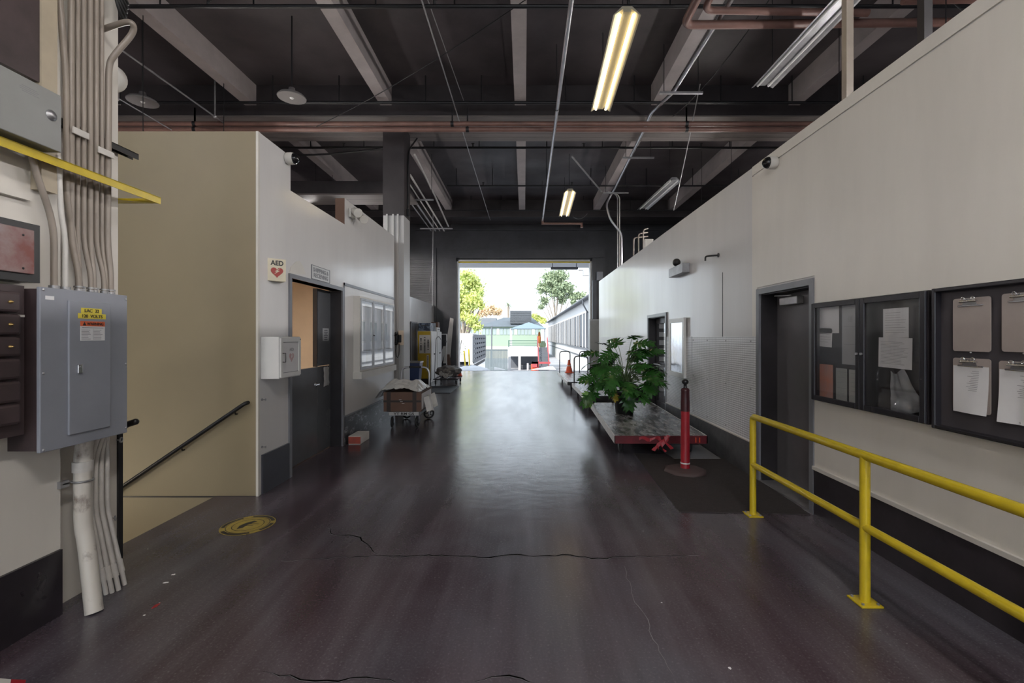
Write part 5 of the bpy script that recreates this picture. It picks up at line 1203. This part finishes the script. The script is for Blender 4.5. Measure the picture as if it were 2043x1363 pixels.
# tower
tw = thing('office_tower','pale hazy office tower on the skyline','tower',W(1011,740,300)); Yt = 300
G().box(W(1001,0,Yt).x,W(1023,0,Yt).x,Yt,Yt+7,gz,W(0,597,Yt).z).box(W(1008,0,Yt).x,W(1016,0,Yt).x,Yt,Yt+5,W(0,597,Yt).z,W(0,593,Yt).z).build('wall','otower',tw)
g = G()
for i in range(7): x = W(1002+i*3,0,Yt).x; g.box(x,x+.45,Yt-.1,Yt,20,W(0,599,Yt).z)
g.build('window_strip','otower2',tw)
# truck (white van body + stake bed)
tk = thing('stake_truck','white stake bed truck parked at the left of the yard','truck',W(945,738,30)); T=30
x0,x1 = W(905,0,T).x, W(943.5,0,T).x
G().rbox(x0,x1,T,T+2.2,W(0,722,T).z,W(0,665,T).z,.03).build('box_body','owhite',tk)
xs_ = x1; yb_ = T; ye = T*(VX-944)/(VX-968)
g = G(); n_=6; 
za,zb = W(0,722,T).z, W(0,671,T).z
for i in range(n_+1): yy = yb_+(ye-yb_)*i/n_; g.box(xs_,xs_+.06,yy-.28,yy+.28,za,zb)
for j in range(6): zz = za+(zb-za)*j/5; g.box(xs_,xs_+.07,yb_,ye,zz-.11,zz+.11)
g.build('stake_side','ogrey',tk); G().box(xs_-2.2,xs_-.02,yb_+2.3,ye,za,zb-.1).build('bed_interior','odark',tk)
G().box(xs_-.3,xs_+.05,yb_,ye,za-.2,za).build('bumper','owhite',tk)
for yy in (T+.6,T+5.2): G().lathe((xs_-.45,yy,gz+.45),[(.0001,0),(.42,0),(.45,.04),(.45,.25),(.42,.3),(.0001,.3)],20,Vector((1,0,0))).build('wheel','rubber',tk)
G().box(xs_-2.4,xs_,T+.3,ye,za-.45,za-.2).build('chassis','odark',tk)
for i,(a_,b_) in enumerate(((926,928.5),(935,937))):
    tag(G().cyl(W(b_,735,27),W(a_,700-3*i,27),.045,8).build('yellow_pole','yellow'),['left','right'][i]+' yellow pole leaning outside at the truck','pole')
pg = bmesh.new(); bmesh.ops.create_icosphere(pg,subdivisions=4,radius=1); pg.verts.index_update(); cpt = W(938,745,26)
g = G(); g._add([cpt+Vector((v.co.x*1.2,v.co.y*1.0,v.co.z*.42))*(1)+Vector((0,0,.1*noise.noise(v.co*4))) for v in pg.verts],[[v.index for v in f.verts] for f in pg.faces],True); pg.free()
tag(g.build('gravel_pile','opile'),'low heap of grey gravel outside the left jamb','gravel pile')
# trees
def tree(name,label,cat,base,top,blobs,leafm,nl,ls,seed,trunkr=.25):
    rr = random.Random(seed); t = thing(name,label,cat,base); g = G()
    base = Vector(base)
    for (c,r) in blobs:
        c = Vector(c); m_ = base.lerp(c,.5)+Vector((rr.uniform(-.5,.5),0,0)); m_.x = base.x*.6+m_.x*.4
        g.tube([base,m_,c],[trunkr,trunkr*.6,trunkr*.2],6)
    g.build('trunk','bark',t); f = G()
    tot = sum(r**2 for c,r in blobs)
    for (c,r) in blobs:
        c = Vector(c)
        for k in range(int(nl*r*r/tot)):
            d = Vector((rr.gauss(0,1),rr.gauss(0,1),rr.gauss(0,1))).normalized(); rad = r*abs(rr.gauss(.62,.30))*(1+.8*noise.noise(d*2.6+c))
            p = c+Vector((d.x*rad,d.y*rad,d.z*rad*.9)); a_ = Vector((rr.uniform(-1,1),rr.uniform(-1,1),rr.uniform(-1,1))).normalized(); b_ = a_.cross(Vector((rr.uniform(-1,1),rr.uniform(-1,1),rr.uniform(-1,1)))).normalized()
            s_ = ls*rr.uniform(.6,1.3); f._add([p-a_*s_,p+b_*s_*.45,p+a_*s_,p-b_*s_*.45],[(0,1,2,3)])
    f.build('foliage',leafm,t); return t
Y=55; k_=Y/F
def bl_(lst,Y): return [((W(px,pyy,Y+dy)),r*Y/F) for px,pyy,r,dy in lst]
tree('tree','tall yellow green tree at the left behind the truck','tree',W(925,738,Y),0,bl_([(930,555,20,0),(945,570,20,1),(925,590,20,0),(945,600,20,-1),(955,585,12,0),(925,625,18,0),(943,640,14,-2),(952,652,10,-2),(912,610,16,0),(960,610,8,0)],Y),'oleafy',9000,.20,3,.3)
Y=110
tree('tree','tall eucalyptus with bare lower branches above the white building','tree',W(1110,700,Y),0,bl_([(1098,555,16,0),(1118,552,16,1),(1085,575,14,0),(1112,580,18,0),(1132,575,14,0),(1086,600,9,0),(1080,612,6,0),(1140,590,9,0),(1122,598,10,2),(1105,565,15,2)],Y),'oleaf',10000,.34,4,.3)
Y=110
tree('tree','orange brown tree above the left of the sage roof','tree',W(978,700,Y),0,bl_([(968,622,9,0),(980,618,10,0),(993,622,8,0),(958,628,6,0)],Y),'oleafo',3000,.36,5,.2)
tree('tree','small pale tree at the right edge of the opening behind the white building','tree',W(1158,700,Y),0,bl_([(1152,590,8,0),(1163,592,9,0),(1170,600,8,0),(1145,604,7,0)],Y),'oleaf',1800,.4,6,.2)
tree('tree','low yellow green tree just right of the rooftop screen','tree',W(1070,700,Y),0,bl_([(1066,632,6,0),(1074,636,6,0),(1084,640,6,0)],Y),'oleafy',1500,.4,8,.2)
# palm
pb = W(1015,700,120); pt_ = W(1014,608,120); t = thing('palm_tree','distant palm tree in front of the pale tower','palm tree',pb)
G().tube([pb,pt_],.3,6).build('trunk','bark',t); g = G(); rr = random.Random(9)
for i in range(26):
    a_ = rr.uniform(0,2*PI); e_ = rr.uniform(-.5,1.2); d_ = Vector((math.cos(a_)*math.cos(e_),math.sin(a_)*math.cos(e_),math.sin(e_))); L_=1.4; vs=[]
    for j in range(5):
        q_ = pt_+d_*L_*j/4-Vector((0,0,.5*(j/4)**2)); s_ = Vector((-d_.y,d_.x,0)).normalized()*.16*(1-j/5); vs += [q_-s_,q_+s_]
    g._add(vs,[(2*j,2*j+1,2*j+3,2*j+2) for j in range(4)])
g.build('fronds','oleaf',t)
# branch sprig by left jamb outside
g = G(); rr = random.Random(5); c_ = W(921,690,24)
for i in range(26):
    p = c_+Vector((rr.uniform(-.25,.2),rr.uniform(-.2,.2),rr.uniform(-.45,.4))); a_ = Vector((rr.uniform(-1,1),rr.uniform(-1,1),rr.uniform(-1,1))).normalized()*.06; b_ = Vector((a_.z,a_.x,a_.y))*.5; g._add([p-a_,p+b_,p+a_,p-b_],[(0,1,2,3)])
t = thing('sapling','sparse dark leaved sapling just outside the left jamb','shrub',(c_.x-.15,24,YZ)); g.build('foliage','oleaf',t); G().tube([(c_.x-.15,24,YZ),(c_.x-.1,24,c_.z-.3),c_+Vector((0,0,.3))],.02,6).build('trunk','bark',t)

# ================================================================ LIGHT
w = bpy.data.worlds.new('World'); bpy.context.scene.world = w; w.use_nodes = True
bg = w.node_tree.nodes['Background']; bg.inputs['Color'].default_value = (.80,.90,1,1); bg.inputs['Strength'].default_value = 2.2
sl_ = bpy.data.lights.new('sun','SUN'); sl_.energy = 4.2; sl_.angle = .02; sl_.color = (1,.95,.86)
so = bpy.data.objects.new('sun', sl_); COL.objects.link(so); so.rotation_euler = Vector((.40,.62,-.52)).to_track_quat('-Z','Y').to_euler()

cam = bpy.data.cameras.new('camera'); co = bpy.data.objects.new('camera', cam); COL.objects.link(co)
co.location = (0,0,H); co.rotation_euler = (PI/2,0,0); cam.sensor_width = 36; cam.lens = F/2043*36
cam.shift_x = -(VX-1021.5)/2043; cam.shift_y = -(681.5-VY)/2043; cam.clip_end = 1000; cam.clip_start = .05
sc = bpy.context.scene; sc.camera = co
sc.view_settings.view_transform = 'Standard'; sc.view_settings.look = 'None'; sc.view_settings.exposure = .3; sc.view_settings.gamma = 1
sc.cycles.use_denoising = True; sc.cycles.max_bounces = 8; sc.cycles.diffuse_bounces = 5; sc.cycles.sample_clamp_indirect = 6
